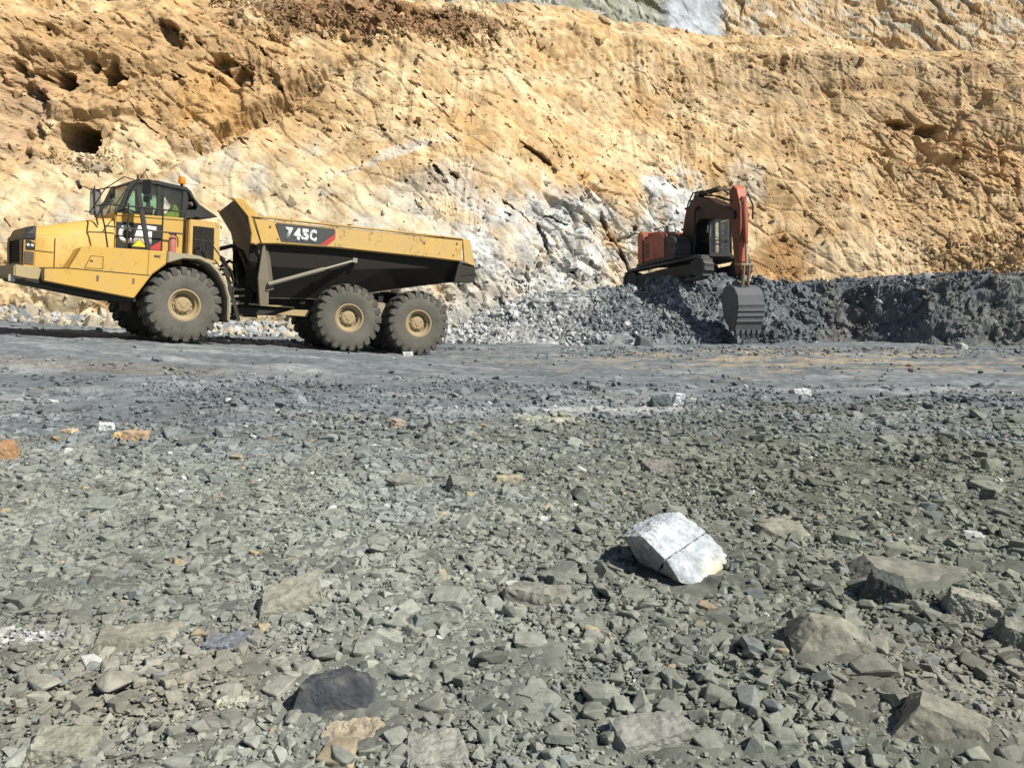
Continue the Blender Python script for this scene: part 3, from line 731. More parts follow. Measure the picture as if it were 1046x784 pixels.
# ------------------------------------------------------------------ rubble on the bank and at the wall foot
def pick(V, w, n): return V[RNG.choice(len(V), n, p=w / w.sum())], None
w = sstep(-.12, .05, BT) * (1 - .6 * sstep(1.2, 2.5, BT)) * (1 - .45 * sstep(9.5, 11, BV[:, 0]))
clb = fbm(BV / 1.3, 3, 210); w = w * sstep(-.6, .5, clb)
idx = RNG.choice(len(BV), 30000, p=w / w.sum())
rr = np.clip(np.exp(RNG.normal(np.log(.045), .6, len(idx))), .02, .26)
pb = BV[idx] + RNG.normal(0, .03, (len(idx), 3)); pb[:, 2] += rr * .15
cb = BC[idx] * RNG.uniform(.65, 1.4, (len(idx), 1))
wh = RNG.uniform(size=len(idx)) < np.interp(pb[:, 0], [-2, 1.5, 4, 9], [.38, .22, .04, .012])
cb[wh] = np.array([.56, .57, .55]) * RNG.uniform(.7, 1.1, (wh.sum(), 1))
tag(merged_stones('bank_rubble', pb, rr, RNG.uniform(-3.1, 3.1, (len(idx), 3)), cb, PROTO, M_rub), 'broken grey rock lying over the bank', 'rubble', kind='stuff')
vx = CV.reshape(-1, 3); cx_ = CC.reshape(-1, 3); rub = CRUB.ravel()
w = .035 + .8 * rub + .9 * np.clip(1 - vx[:, 2] / 1.6, 0, 1) * (vx[:, 2] < 1.8) + .5 * CWH.ravel() * (vx[:, 2] < 3)
w = w * sstep(-.3, .6, fbm(vx / 1.5, 3, 220) + .35 * (rub > .3)) * (vx[:, 0] > -22) * (vx[:, 0] < 34) * (CLEV.ravel() < .9) * (vx[:, 2] > -.3)
idx = RNG.choice(len(vx), 15000, p=w / w.sum())
rr = np.clip(np.exp(RNG.normal(np.log(.075), .6, len(idx))), .03, .5)
pc = vx[idx] + RNG.normal(0, .03, (len(idx), 3))
cc = cx_[idx] * RNG.uniform(.65, 1.35, (len(idx), 1))
tag(merged_stones('scree', pc, rr, RNG.uniform(-3.1, 3.1, (len(idx), 3)), cc, SMALL, M_cliff), 'broken tan and cream rock lying on the quarry face', 'scree', kind='stuff')
# a low skirt of rubble where the face meets the haul road on the left
n = 6500
x = RNG.uniform(-20, -.5, n); yt = np.interp(x, TX, TY); y = yt - np.abs(RNG.normal(0, 1.15, n)) + .2
rr = np.clip(np.exp(RNG.normal(np.log(.08), .6, n)), .03, .42)
col = np.array([.43, .375, .285]) * RNG.uniform(.6, 1.25, (n, 1)); g = RNG.uniform(size=n) < np.interp(x, [-16, -9, -4], [.35, .55, .85]); col[g] = np.array([.36, .375, .38]) * RNG.uniform(.6, 1.5, (g.sum(), 1))
z = ground_z(x, y) + rr * .2 + .35 * np.clip(1 - (yt - y) / 1.6, 0, 1)
tag(merged_stones('toe_rubble', np.stack([x, y, z], 1), rr, RNG.uniform(-3.1, 3.1, (n, 3)), col, PROTO, M_rub), 'pale rubble along the foot of the quarry face', 'rubble', kind='stuff')
# ================================================================== DUMP TRUCK
YEL = (.66, .40, .075)
M_yel = paint('yellow_paint', (.62, .375, .07), (.48, .34, .15), .34, .45, scale=1.3, scr=.28)
M_yel2 = paint('yellow_paint_scraped', (.62, .385, .095), (.45, .34, .18), .42, .5, scale=1.4, scr=.65)
M_yeld = paint('yellow_paint_dusty', (.46, .33, .13), (.37, .32, .22), .75, .7)
M_dusty = paint('dusty_guard', (.34, .29, .19), (.36, .32, .23), .7, .85)
M_blk = paint('black_paint', (.018, .018, .018), (.12, .11, .09), .16, .45)
M_blkd = paint('dirty_black_steel', (.022, .020, .017), (.085, .075, .055), .25, .7)
M_body = paint('body_shadow_steel', (.014, .012, .010), (.040, .034, .026), .3, .8)  # dark dirty steel, darkened further to paint in the body's shade
M_inner = paint('worn_bowl_steel', (.16, .14, .11), (.28, .25, .2), .5, .7)
M_brnst = paint('brown_grime_shade_steel', (.125, .10, .075), (.21, .18, .13), .45, .8)  # grimy brown; on the headboard the tone also carries its shade
M_tyre = paint('dusty_tyre', (.075, .072, .064), (.185, .172, .14), .6, .92, scale=1.6, spec=.2)
M_tyre_in = paint('tyre_lug_rubber', (.065, .062, .055), (.17, .158, .13), .45, .92, spec=.2)
M_rim = paint('dusty_rim', (.36, .26, .125), (.34, .29, .2), .6, .75)
M_hubm = paint('worn_hub', (.38, .27, .13), (.36, .30, .2), .5, .7)
M_grey = paint('grey_decal', (.055, .058, .06), (.12, .115, .1), .2, .5)
M_white = paint('white_lettering', (.80, .80, .78), (.7, .68, .62), .06, .5)
M_post = paint('grimy_tan_steel', (.21, .18, .12), (.25, .22, .16), .5, .8)
M_red = paint('red_decal', (.50, .03, .03), (.4, .25, .18), .18, .5)
M_triy = paint('bright_yellow_mark', (.85, .60, .03), (.6, .5, .25), .08, .5)
M_ext = paint('red_cylinder', (.42, .07, .06), (.45, .3, .24), .45, .5)
M_chrome = paint('hydraulic_rod', (.36, .34, .29), (.32, .29, .22), .4, .4, metal=.5)
M_cyl = paint('dusty_cylinder', (.24, .215, .16), (.28, .25, .19), .6, .7)
M_glassw = glass_mat('cab_glass', (.93, .97, .95), gl=.03); M_glassf = glass_mat('cab_far_glass', (.62, .86, .76), gl=.03)
M_lens = paint('lamp_lens', (.55, .56, .55), (.4, .38, .3), .2, .15)
M_mir = paint('mirror_back', (.30, .29, .27), (.4, .37, .3), .4, .5)
M_hose = paint('black_hose', (.014, .014, .014), (.06, .055, .045), .2, .45)
def amber():
    m, nt, b = new_mat('amber_lens'); b.inputs['Base Color'].default_value = (.85, .30, .015, 1); b.inputs['Roughness'].default_value = .25
    b.inputs['Transmission Weight'].default_value = .25; return m
M_amber = amber()
M_seat = paint('seat_cloth', (.04, .04, .045), (.1, .1, .09), .2, .85)
M_hivis = paint('hivis_cloth', (.74, .90, .07), (.6, .8, .2), .06, .8, scale=5)
M_skin = paint('skin', (.20, .105, .065), (.2, .12, .08), .1, .6)
M_hair = paint('hair', (.012, .010, .009), (.02, .02, .018), .1, .7)
M_shirt = paint('maroon_shirt', (.26, .085, .07), (.25, .12, .1), .15, .85)
M_orangev = paint('orange_vest', (.85, .22, .04), (.7, .3, .1), .08, .8)
M_trous = paint('dark_trousers', (.03, .035, .05), (.07, .07, .07), .2, .85)

Nrm = Vector((.0767, .050, 1)).normalized()
def frame_mat(O, th):
    a = Vector((math.cos(th), math.sin(th), 0)); a.z = -(Nrm.x * a.x + Nrm.y * a.y) / Nrm.z; a.normalize()
    y = Nrm.cross(a)
    return Matrix(((a.x, y.x, Nrm.x, O[0]), (a.y, y.y, Nrm.y, O[1]), (a.z, y.z, Nrm.z, O[2]), (0, 0, 0, 1)))
WR = frame_mat((-5.2235, 22.2767, .0211), .48425)        # rear frame: ground under the middle axle
WF = frame_mat((-9.0594, 19.8484, .4367), .7289)         # front frame: ground under the front axle
truck = empty('dump_truck', WR, 'yellow six wheeled articulated dump truck parked in front of the quarry face, lettered 745C', 'dump truck')
TF = WR.inverted() @ WF
def F_(): return MB(TF)
def B_(): return MB()

# ---- wheels
def tyre_prof(w0, w1, ro, rb):
    wd = w1 - w0; c = (w0 + w1) / 2
    half = [(rb, .40), (rb + .03, .47), (rb + .12, .50), (rb + .26, .505), (ro - .20, .488), (ro - .13, .455), (ro - .085, .42), (ro - .07, .25), (ro - .04, .0)]
    pr = [(r, c + f * wd) for r, f in half]; return pr + [(r, c - f * wd) for r, f in half[::-1][1:]]
def wheel(mk, s, w0, w1, parent, rot0=0., near=1):
    ro, rb, h = .925, .375, .92
    m = mk(); m.lathe(tyre_prof(w0, w1, ro, rb), (s, h), 64); t = m.build('tyre', M_tyre, parent, smooth=True)
    m = mk(); nl = 22; c = (w0 + w1) / 2; hw = (w1 - w0) / 2
    for side in (-1, 1):
        for k in range(nl):
            a = rot0 + 2 * math.pi * (k + (.5 if side > 0 else 0)) / nl; da = math.pi / nl * .62
            secs = []
            for (wf, r0, r1, sk) in ((.03, ro - .07, ro, .12), (.55, ro - .07, ro - .004, .02), (.86, ro - .085, ro - .016, 0), (.985, ro - .16, ro - .045, 0), (1.0, ro - .20, ro - .15, 0)):
                w = c + side * hw * wf; q = []
                for (r, sg) in ((r0, -1), (r1, -.86), (r1, .86), (r0, 1)):
                    aa = a + sg * da + sk * side
                    q.append((s + r * math.cos(aa), w, h + r * math.sin(aa)))
                secs.append(q)
            m.loft(secs)
    m.build('tread', M_tyre_in, t)
    o = w1 if near > 0 else w0; sg = near
    m = mk(); p = [(rb + .015, o - sg * .07), (rb + .02, o - sg * .035), (rb - .02, o - sg * .03), (rb - .045, o - sg * .06), (rb - .06, o - sg * .10), (rb - .10, o - sg * .12), (rb - .12, o - sg * .21), (.20, o - sg * .26), (.0, o - sg * .26)]
    m.lathe(p, (s, h), 48); rim = m.build('rim', M_rim, parent, smooth=True)
    m = mk(); p = [(.24, o - sg * .25), (.235, o - sg * .20), (.19, o - sg * .20), (.185, o - sg * .15), (.15, o - sg * .13), (.07, o - sg * .125), (.065, o - sg * .11), (.0, o - sg * .11)]
    m.lathe(p, (s, h), 32)
    for k in range(12):
        a = 2 * math.pi * k / 12; cs, sn = math.cos(a), math.sin(a)
        m.cyl((s + .215 * cs, o - sg * .21, h + .215 * sn), (s + .215 * cs, o - sg * .175, h + .215 * sn), .016, 6)
    for k in range(3):
        a = .5 + 2 * math.pi * k / 3; m.cyl((s + .12 * math.cos(a), o - sg * .14, h + .12 * math.sin(a)), (s + .12 * math.cos(a), o - sg * .115, h + .12 * math.sin(a)), .022, 6)
    m.build('hub', M_hubm, rim)
for mk, s, nm in ((F_, 0, 'front'), (B_, 0, 'mid'), (B_, 2.0, 'rear')):
    for w0, w1, near in ((.90, 1.64, 1), (-1.64, -.90, -1)):
        # a wheel is an Empty part with tyre and rim below it would be too deep: tyre carries tread, rim carries hub
        wheel(mk, s, w0, w1, truck, random.uniform(0, .2), near)
m = F_(); m.cyl((0, -1.0, .92), (0, 1.0, .92), .20, 16); m.box(-.3, .3, -.35, .35, .62, 1.2); m.build('front_axle', M_blkd, truck)
m = B_()
for s in (0, 2.0): m.cyl((s, -1.0, .92), (s, 1.0, .92), .20, 16); m.box(s - .28, s + .28, -.32, .32, .64, 1.2)
m.build('rear_axle', M_blkd, truck)
m = B_(); m.loft([[(.35, w, 1.02), (1.0, w, 1.12), (1.65, w, 1.02), (1.65, w, .86), (1.0, w, .92), (.35, w, .86)] for w in (.50, .80)])
m.cyl((1.0, .45, 1.02), (1.0, 1.02, 1.02), .17, 18); m.box(.82, 1.18, .8, 1.0, 1.1, 1.42); m.build('walking_beam', M_dusty, truck, .015)
m = B_(); m.loft([[(.35, w, 1.02), (1.0, w, 1.12), (1.65, w, 1.02), (1.65, w, .86), (1.0, w, .92), (.35, w, .86)] for w in (-.80, -.50)]); m.build('walking_beam', M_dusty, truck, .015)

# ---- front section
m = F_(); m.box(-.9, .9, -.55, .55, .66, 1.3); m.prism([(-3.3, 1.16), (-3.3, 1.25), (-1.1, 1.25), (-1.05, .90), (-1.25, .87), (-2.9, 1.10)], -1.3, 1.45)
m.build('belly_guard', M_blkd, truck, .02)
m = F_(); m.prism([(-3.5, 1.235), (-3.5, 1.50), (-2.995, 1.485), (-2.995, 1.19), (-3.2, 1.2)], -1.38, 1.44); bump = m.build('front_bumper', M_yeld, truck, .03)
for w in (-.9, 1.15):
    m = F_(); m.loft([[(-3.56, w, 1.13), (-3.44, w, 1.13), (-3.44, w, 1.29), (-3.56, w, 1.29)], [(-3.56, w + .12, 1.13), (-3.44, w + .12, 1.13), (-3.44, w + .12, 1.29), (-3.56, w + .12, 1.29)]])
    m.build('tow_eye', M_lens, bump, .015)
# hood shell
def hood_sec(s, hw, hl, hc, tw, ht):
    return [(s, -hw, hl), (s, -hw, hc), (s, -tw - .08, ht - .06), (s, -tw + .1, ht), (s, tw - .1, ht), (s, tw + .08, ht - .06), (s, hw, hc), (s, hw, hl)]
m = F_(); m.loft([hood_sec(-3.06, .93, 1.48, 2.17, .70, 2.385), hood_sec(-2.7, .98, 1.48, 2.23, .72, 2.49), hood_sec(-2.2, 1.0, 1.48, 2.31, .73, 2.64), hood_sec(-1.72, 1.0, 1.48, 2.38, .74, 2.79), hood_sec(-1.44, .98, 1.48, 2.42, .74, 2.83)])
hood = m.build('hood', M_yel, truck, .025, smooth=True)
m = F_(); m.poly([(-2.68, .992, 1.5), (-2.66, .992, 1.5), (-2.66, .992, 2.18), (-2.68, .992, 2.18)])
m.tube([(-3.04, .935, 1.86), (-2.69, .985, 1.86)], .008, 5)
m.build('panel_seam', M_blkd, hood)
# nose: black grille frame with the radiator grille in it
m = F_()
for w0, w1 in ((-.93, -.62), (.62, .93)): m.loft([[(-3.27, w0, 1.5), (-3.05, w0, 1.5), (-3.05, w1, 1.5), (-3.27, w1, 1.5)], [(-3.29, w0, 2.1), (-3.05, w0, 2.12), (-3.05, w1, 2.12), (-3.29, w1, 2.1)]])
m.loft([[(-3.29, -.93, 2.08), (-3.29, .93, 2.08), (-3.27, .93, 2.2), (-3.27, -.93, 2.2)], [(-3.04, -.95, 2.10), (-3.04, .95, 2.10), (-3.04, .95, 2.24), (-3.04, -.95, 2.24)]])
m.loft([[(-3.26, -.93, 2.15), (-3.26, .93, 2.15), (-3.20, .76, 2.36), (-3.20, -.76, 2.36)], [(-3.03, -.975, 2.14), (-3.03, .975, 2.14), (-3.00, .80, 2.425), (-3.00, -.80, 2.425)]])
m.loft([[(-3.27, -.93, 1.5), (-3.05, -.93, 1.5), (-3.05, .93, 1.5), (-3.27, .93, 1.5)], [(-3.275, -.93, 1.58), (-3.05, -.93, 1.58), (-3.05, .93, 1.58), (-3.275, .93, 1.58)]])
gs = m.build('grille_surround', M_blk, truck, .02)
m = F_(); m.box(-3.2, -3.07, -.61, .61, 1.58, 2.08)
for k in range(9): m.box(-3.245, -3.2, -.61, .61, 1.61 + k * .053, 1.63 + k * .053)
for k in range(11): m.box(-3.25, -3.19, -.56 + k * .112 - .008, -.56 + k * .112 + .008, 1.58, 2.08)
m.build('grille', M_blkd, gs)
# nose corners with headlight pod and vent
for sg in (1, -1):
    m = F_(); q = lambda s0, s1, a, b, h0, h1: m.loft([[(s0, sg * a, h0), (s1, sg * a, h0), (s1, sg * b, h0), (s0, sg * b, h0)], [(s0, sg * a, h1), (s1, sg * a, h1), (s1, sg * b, h1), (s0, sg * b, h1)]])
    q(-3.262, -3.052, .936, 1.0, 1.49, 2.072)
    np_ = m.build('nose_corner', M_yel, truck, .015)
    m = F_(); m.loft([[(-3.235, sg * 1.002, 1.87), (-3.05, sg * 1.002, 1.88), (-3.05, sg * 1.002, 2.02), (-3.15, sg * 1.002, 2.07), (-3.235, sg * 1.002, 2.07)], [(-3.225, sg * 1.035, 1.88), (-3.06, sg * 1.035, 1.89), (-3.06, sg * 1.035, 2.01), (-3.15, sg * 1.035, 2.055), (-3.225, sg * 1.035, 2.055)]])
    hl = m.build('headlight', M_blk, truck)
    m = F_()
    for s in (-3.19, -3.11): m.cyl((s, sg * 1.036, 1.965), (s, sg * 1.05, 1.965), .032, 14)
    m.build('lens', M_lens, hl)
    m = F_(); q(-3.25, -3.07, 1.003, 1.012, 1.54, 1.83)
    for k in range(6): q(-3.25, -3.07, 1.012, 1.024, 1.56 + k * .045, 1.575 + k * .045)
    m.build('vent_panel', M_brnst, truck)
# side fender box (near and far), sill, hatch, seams
FO = [(-2.99, 1.195), (-2.99, 1.482), (-2.52, 1.53), (-2.28, 2.0), (-2.16, 2.055), (-.46, 2.15), (-.46, 1.86), (-.78, 1.57), (-1.08, 1.10), (-1.16, .975)]
for sg in (1, -1):
    a, b = sg * 1.02, sg * 1.62
    m = F_(); m.loft([[(s, a, h) for s, h in FO], [(s, b, h) for s, h in FO]])
    fd = m.build('fender', M_yel, truck, .022)
    e = sg * 1.6215
    m = F_(); m.tube([(-2.99, e, 1.483), (-2.52, e, 1.525), (-.83, e, 1.545)], .009, 5); m.tube([(-2.53, e, 1.52), (-2.30, e, 1.99)], .007, 5)
    m.tube([(-.88, e, 1.54), (-.87, e, 2.12)], .006, 5); m.tube([(-2.99, e, 1.48), (-2.985, e, 1.2)], .009, 5)
    m.build('panel_seam', M_blkd, fd)
    m = F_(); m.loft([[(-2.2, e, 1.57), (-2.08, e, 1.84), (-1.84, e, 1.85), (-1.84, e, 1.58)], [(-2.195, e + sg * .012, 1.575), (-2.075, e + sg * .012, 1.833), (-1.847, e + sg * .012, 1.843), (-1.847, e + sg * .012, 1.587)]])
    ht = m.build('hatch', M_yel, fd)
    m = F_(); m.tube([(-2.2, e, 1.57), (-2.08, e, 1.845), (-1.835, e, 1.855), (-1.835, e, 1.58)], .010, 5); m.box(-2.1, -2.04, min(e, e + sg * .02), max(e, e + sg * .02), 1.72, 1.75)
    m.build('hatch_edge', M_blkd, fd)
    m = F_()
    for s, h in ((-1.93, 1.37), (-1.18, 1.38)): m.box(s - .022, s + .022, min(e, e + sg * .01), max(e, e + sg * .01), h - .06, h + .06)
    m.box(-.75, -.62, min(e, e + sg * .02), max(e, e + sg * .02), 2.0, 2.035)
    m.build('marker_lamp', M_brnst, fd)
    # mudguard over the front wheel
    OUT = [(-.46, 2.152), (.0, 2.145), (.30, 2.13), (.56, 2.03), (.80, 1.82), (.98, 1.52), (1.09, 1.18), (1.10, .60)]
    INN = [(-.46, 1.87), (-.10, 2.02), (.28, 2.04), (.52, 1.95), (.74, 1.75), (.92, 1.47), (1.02, 1.16), (1.04, .60)]
    m = F_(); m.loft([[(o[0], sg * .92, o[1]), (o[0], sg * 1.665, o[1]), (i[0], sg * 1.665, i[1]), (i[0], sg * .92, i[1])] for o, i in zip(OUT, INN)])
    m.build('mudguard', M_dusty, truck, .02)
m = F_(); m.prism([(-.98, 1.15), (-.5, 1.84), (.0, 2.02), (.9, 1.9), (1.0, 1.15)], -.88, .88); m.build('wheel_well', M_blkd, truck)
# cab lower body
m = F_(); m.prism([(-1.44, 1.9), (-1.42, 2.93), (.15, 3.04), (.13, 1.9)], -.90, .90); cabb = m.build('cab_body', M_yel, truck, .02)
m = F_(); m.prism([(-1.40, 2.12), (-1.40, 2.745), (-.37, 2.82), (-.37, 2.17)], .903, .918); dec = m.build('black_panel', M_blk, truck)
def letters(txt, mk, s0, s1, h0, h1, w, mat, parent, name, bold=.03, slope=0., depth=.006, shear=0.):
    cu = bpy.data.curves.new('t', 'FONT'); cu.body = txt; cu.offset = bold; cu.fill_mode = 'FRONT'; cu.resolution_u = 4
    ob = bpy.data.objects.new('t', cu); COL.objects.link(ob)
    me = bpy.data.meshes.new_from_object(ob.evaluated_get(bpy.context.evaluated_depsgraph_get()))
    bpy.data.objects.remove(ob)
    bm = bmesh.new(); bm.from_mesh(me)
    xs = [v.co.x for v in bm.verts]; ys = [v.co.y for v in bm.verts]; x0, x1, y0, y1 = min(xs), max(xs), min(ys), max(ys)
    r = bmesh.ops.extrude_face_region(bm, geom=bm.faces[:])
    top = [e for e in r['geom'] if isinstance(e, bmesh.types.BMVert)]; tops = set(top)
    T = mk().T
    for v in bm.verts:
        fx = (v.co.x - x0) / (x1 - x0); fy = (v.co.y - y0) / (y1 - y0)
        s = s0 + fx * (s1 - s0) + shear * (fy - .5); h = h0 + fy * (h1 - h0) + slope * fx
        v.co = T @ Vector((s, -(w + (depth if v in tops else 0)), h))
    bmesh.ops.recalc_face_normals(bm, faces=bm.faces)
    me2 = bpy.data.meshes.new(name); bm.to_mesh(me2); bm.free(); me2.materials.append(mat)
    return link(bpy.data.objects.new(name, me2), parent)
for k, (ch, a, b) in enumerate((('C', -1.36, -1.07), ('A', -1.06, -.73), ('T', -.80, -.52))):
    letters(ch, F_, a, b, 2.26 + .02 * k, 2.70 + .025 * k, .919, M_white, dec, 'letter', .055)
m = F_(); m.prism([(-1.05, 2.215), (-.895, 2.40), (-.74, 2.235)], .924, .932); m.build('triangle_mark', M_triy, dec)
m = F_(); m.prism([(-.72, 2.185), (-.37, 2.45), (-.37, 2.20)], .919, .926); m.build('red_corner_mark', M_red, dec)
# cab upper: roof, pillars, glass
m = F_(); m.loft([[(-1.10, w, 3.70), (-1.02, w, 3.80), (-.55, w, 3.86), (.18, w, 3.82), (.20, w, 3.72), (-.55, w, 3.75)] for w in (-.93, -.6, .6, .93)]); m.build('cab_roof', M_blk, truck, .02)
PIL = [((-1.38, 2.90), (-1.05, 3.74), .12, .10), ((-.46, 2.97), (-.50, 3.78), .085, .07), ((.11, 3.01), (.12, 3.76), .10, .09)]
for (s0, h0), (s1, h1), tb, tw in PIL:
    for w in (-.86, .86):
        m = F_(); m.bar((s0, w, h0), (s1, w, h1), tw, tb); m.build('cab_pillar', M_blk, truck, .008)
m = F_()
for w in (-.905, .905): m.bar((-1.40, w, 2.925), (.15, w, 3.04), .03, .05)
m.bar((-1.40, -.86, 2.925), (-1.40, .86, 2.925), .05, .05); m.build('window_sill', M_yel, truck)
for w, mat in ((.862, M_glassw), (-.862, M_glassf)):
    m = F_(); m.loft([[(-1.33, w - .003, 2.94), (-1.03, w - .003, 3.73), (-.52, w - .003, 3.76), (-.50, w - .003, 2.98)], [(-1.33, w + .003, 2.94), (-1.03, w + .003, 3.73), (-.52, w + .003, 3.76), (-.50, w + .003, 2.98)]]); m.build('side_window', mat, truck)
    m = F_(); m.loft([[(-.42, w - .003, 2.99), (-.45, w - .003, 3.77), (.07, w - .003, 3.75), (.06, w - .003, 3.02)], [(-.42, w + .003, 2.99), (-.45, w + .003, 3.77), (.07, w + .003, 3.75), (.06, w + .003, 3.02)]]); m.build('side_window', mat, truck)
m = F_(); m.loft([[(-1.42, -.83, 2.94), (-1.42, .83, 2.94), (-1.07, .83, 3.72), (-1.07, -.83, 3.72)], [(-1.414, -.83, 2.94), (-1.414, .83, 2.94), (-1.064, .83, 3.72), (-1.064, -.83, 3.72)]]); m.build('windscreen', M_glassw, truck)
m = F_(); m.tube([(-1.46, .5, 2.96), (-1.35, .12, 3.3)], .012, 6); m.tube([(-1.46, -.2, 2.96), (-1.35, -.5, 3.3)], .012, 6); m.build('wiper', M_blk, truck)
m = F_(); m.box(-1.3, -1.08, -.7, .7, 2.9, 3.12); m.build('dashboard', M_seat, truck, .03)
m = F_(); m.tube([(-.98 + .05 * math.sin(t), .19 * math.cos(t), 3.14 + .17 * math.sin(t)) for t in [2 * math.pi * k / 18 for k in range(19)]], .016, 6, False); m.cyl((-1.1, 0, 3.0), (-.98, 0, 3.14), .025, 8); m.build('steering_wheel', M_blk, truck)
m = F_(); m.box(-.72, -.24, -.26, .26, 2.66, 2.78); m.prism([(-.34, 2.76), (-.24, 2.76), (-.14, 3.30), (-.22, 3.32)], -.25, .25); m.prism([(-.21, 3.33), (-.14, 3.33), (-.11, 3.5), (-.17, 3.5)], -.14, .14); m.build('operator_seat', M_seat, truck, .03)
m = F_(); m.box(-.36, -.02, .32, .76, 2.72, 2.84); m.prism([(-.13, 2.82), (-.03, 2.82), (.0, 3.30), (-.08, 3.32)], .33, .75); m.build('trainer_seat', M_seat, truck, .03)
# black cowl behind the cab, radiator box with its screen
m = F_(); m.prism([(.17, 3.82), (.27, 3.76), (.36, 3.60), (.30, 3.58), (.20, 3.72)], -.88, .88); m.prism([(.30, 3.62), (.36, 3.60), (.50, 3.46), (.97, 3.22), (.55, 3.13), (.36, 3.15), (.44, 3.40)], -.88, .88)
m.prism([(.17, 3.06), (.17, 3.28), (.40, 3.32), (.42, 3.12)], -.88, .87); m.bar((.2, .8, 3.3), (.2, .8, 3.7), .06, .06); m.build('rear_cowl', M_blk, truck, .01)
m = F_(); m.box(.24, .38, -.5, .7, 3.36, 3.52); m.cyl((.28, .72, 3.45), (.34, .82, 3.45), .06, 12); m.build('cowl_filter', M_brnst, truck, .02)
m = F_(); m.prism([(.17, 2.02), (.17, 3.03), (.92, 3.06), (.96, 2.02)], -1.17, 1.17); rb_ = m.build('radiator_box', M_yel2, truck, .02)
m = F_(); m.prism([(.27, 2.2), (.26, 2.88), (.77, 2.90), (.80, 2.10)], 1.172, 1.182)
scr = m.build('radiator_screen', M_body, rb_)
m = F_()
for k in range(14): m.bar((.27, 1.188, 2.22 + k * .05), (.78, 1.188, 2.22 + k * .05), .008, .012)
m.bar((.27, 1.19, 2.55), (.79, 1.19, 2.55), .02, .03); m.bar((.52, 1.19, 2.2), (.52, 1.19, 2.62), .015, .025); m.build('screen_bar', M_blkd, rb_)
# beacon
m = F_(); m.cyl((.13, .6, 3.82), (.13, .6, 3.93), .035, 12); bc = m.build('beacon', M_blk, truck)
m = F_(); m.lathe([(0, 0), (0, 0)], (0, 0), 3) if False else m.tube([(.13, .6, 3.93), (.13, .6, 4.02), (.13, .6, 4.09), (.13, .6, 4.115)], [.085, .085, .065, .02], 18); m.build('amber_dome', M_amber, bc, smooth=True)
# rails, mirrors, extinguisher, steps
def tubeobj(name, paths, r, mat, parent=truck, mk=F_, n=7):
    m = mk()
    for p in paths: m.tube(p, r, n)
    return m.build(name, mat, parent, smooth=True)
tubeobj('handrail', [[(-1.72, 1.5, 2.08), (-1.80, 1.5, 2.55), (-1.91, 1.5, 2.98), (-1.86, 1.5, 3.05), (-1.80, 1.5, 3.05), (-.9, 1.5, 3.10), (-.10, 1.5, 3.14), (-.07, 1.5, 3.10), (-.07, 1.5, 2.13)],
                     [(-1.80, 1.5, 2.56), (-.9, 1.5, 2.58), (-.07, 1.5, 2.62)], [(-.56, 1.5, 2.13), (-.56, 1.5, 3.12)], [(-1.32, 1.5, 2.09), (-1.32, 1.5, 3.07)], [(-1.91, 1.5, 3.0), (-1.91, .95, 3.02), (-1.80, .93, 2.6)]], .019, M_blk)
tubeobj('handrail', [[(-1.0, -1.5, 2.08), (-1.0, -1.5, 3.08), (-.10, -1.5, 3.14), (-.07, -1.5, 2.13)], [(-.9, -1.5, 2.1), (-.9, -1.5, 3.1)]], .019, M_blk)
m = F_(); m.bar((-1.13, 1.44, 3.55), (-.86, 1.52, 2.14), .07, .10); ma = m.build('mirror_arm', M_blk, truck, .01)
tubeobj('mirror_bracket', [[(-1.02, .95, 3.74), (-1.08, 1.25, 3.86), (-1.12, 1.46, 3.72), (-1.12, 1.45, 3.5)], [(-1.6, 1.45, 3.02), (-1.32, 1.45, 3.55), (-1.12, 1.45, 3.68)], [(-1.12, 1.45, 3.70), (-1.0, 1.5, 3.92), (-.92, 1.55, 3.72)], [(-1.64, -.6, 3.0), (-1.4, -.2, 3.62), (-1.15, .4, 3.88), (-1.02, .8, 3.8)]], .013, M_blk)
m = F_(); m.loft([[(-1.04, 1.46, 3.40), (-.90, 1.64, 3.42), (-.90, 1.64, 3.76), (-1.04, 1.46, 3.74)], [(-.99, 1.43, 3.42), (-.86, 1.60, 3.44), (-.86, 1.60, 3.74), (-.99, 1.43, 3.72)]]); m.build('mirror', M_blk, truck, .02)
m = F_(); m.loft([[(-1.02, 1.47, 3.22), (-.92, 1.61, 3.23), (-.92, 1.61, 3.38), (-1.02, 1.47, 3.37)], [(-.97, 1.44, 3.24), (-.88, 1.57, 3.25), (-.88, 1.57, 3.36), (-.97, 1.44, 3.35)]]); m.build('mirror', M_blk, truck, .02)
m = F_(); m.cyl((-1.46, .55, 3.42), (-1.40, .58, 3.42), .11, 16); m.build('mirror', M_blk, truck)
m = F_(); m.loft([[(-1.42, -1.62, 3.06), (-1.22, -1.40, 3.06), (-1.22, -1.40, 3.72), (-1.42, -1.62, 3.76)], [(-1.38, -1.66, 3.06), (-1.18, -1.44, 3.06), (-1.18, -1.44, 3.72), (-1.38, -1.66, 3.76)]]); m.build('mirror', M_mir, truck, .02)
m = F_(); m.cyl((-1.74, -1.52, 3.74), (-1.66, -1.50, 3.78), .11, 16); m.build('mirror', M_blk, truck)
tubeobj('mirror_bracket', [[(-1.70, -1.51, 3.76), (-1.34, -1.52, 3.68)], [(-1.34, -1.5, 3.8), (-1.30, -1.5, 3.0)], [(-1.55, -1.5, 3.12), (-1.05, -1.45, 3.14)], [(-1.30, -1.5, 3.7), (-1.0, -1.0, 3.8)]], .016, M_blk)
m = F_(); m.tube([(-.26, 1.32, 2.17), (-.26, 1.32, 2.48), (-.26, 1.32, 2.54), (-.26, 1.32, 2.58)], [.088, .088, .06, .03], 18); ex = m.build('fire_extinguisher', M_ext, truck, smooth=True)
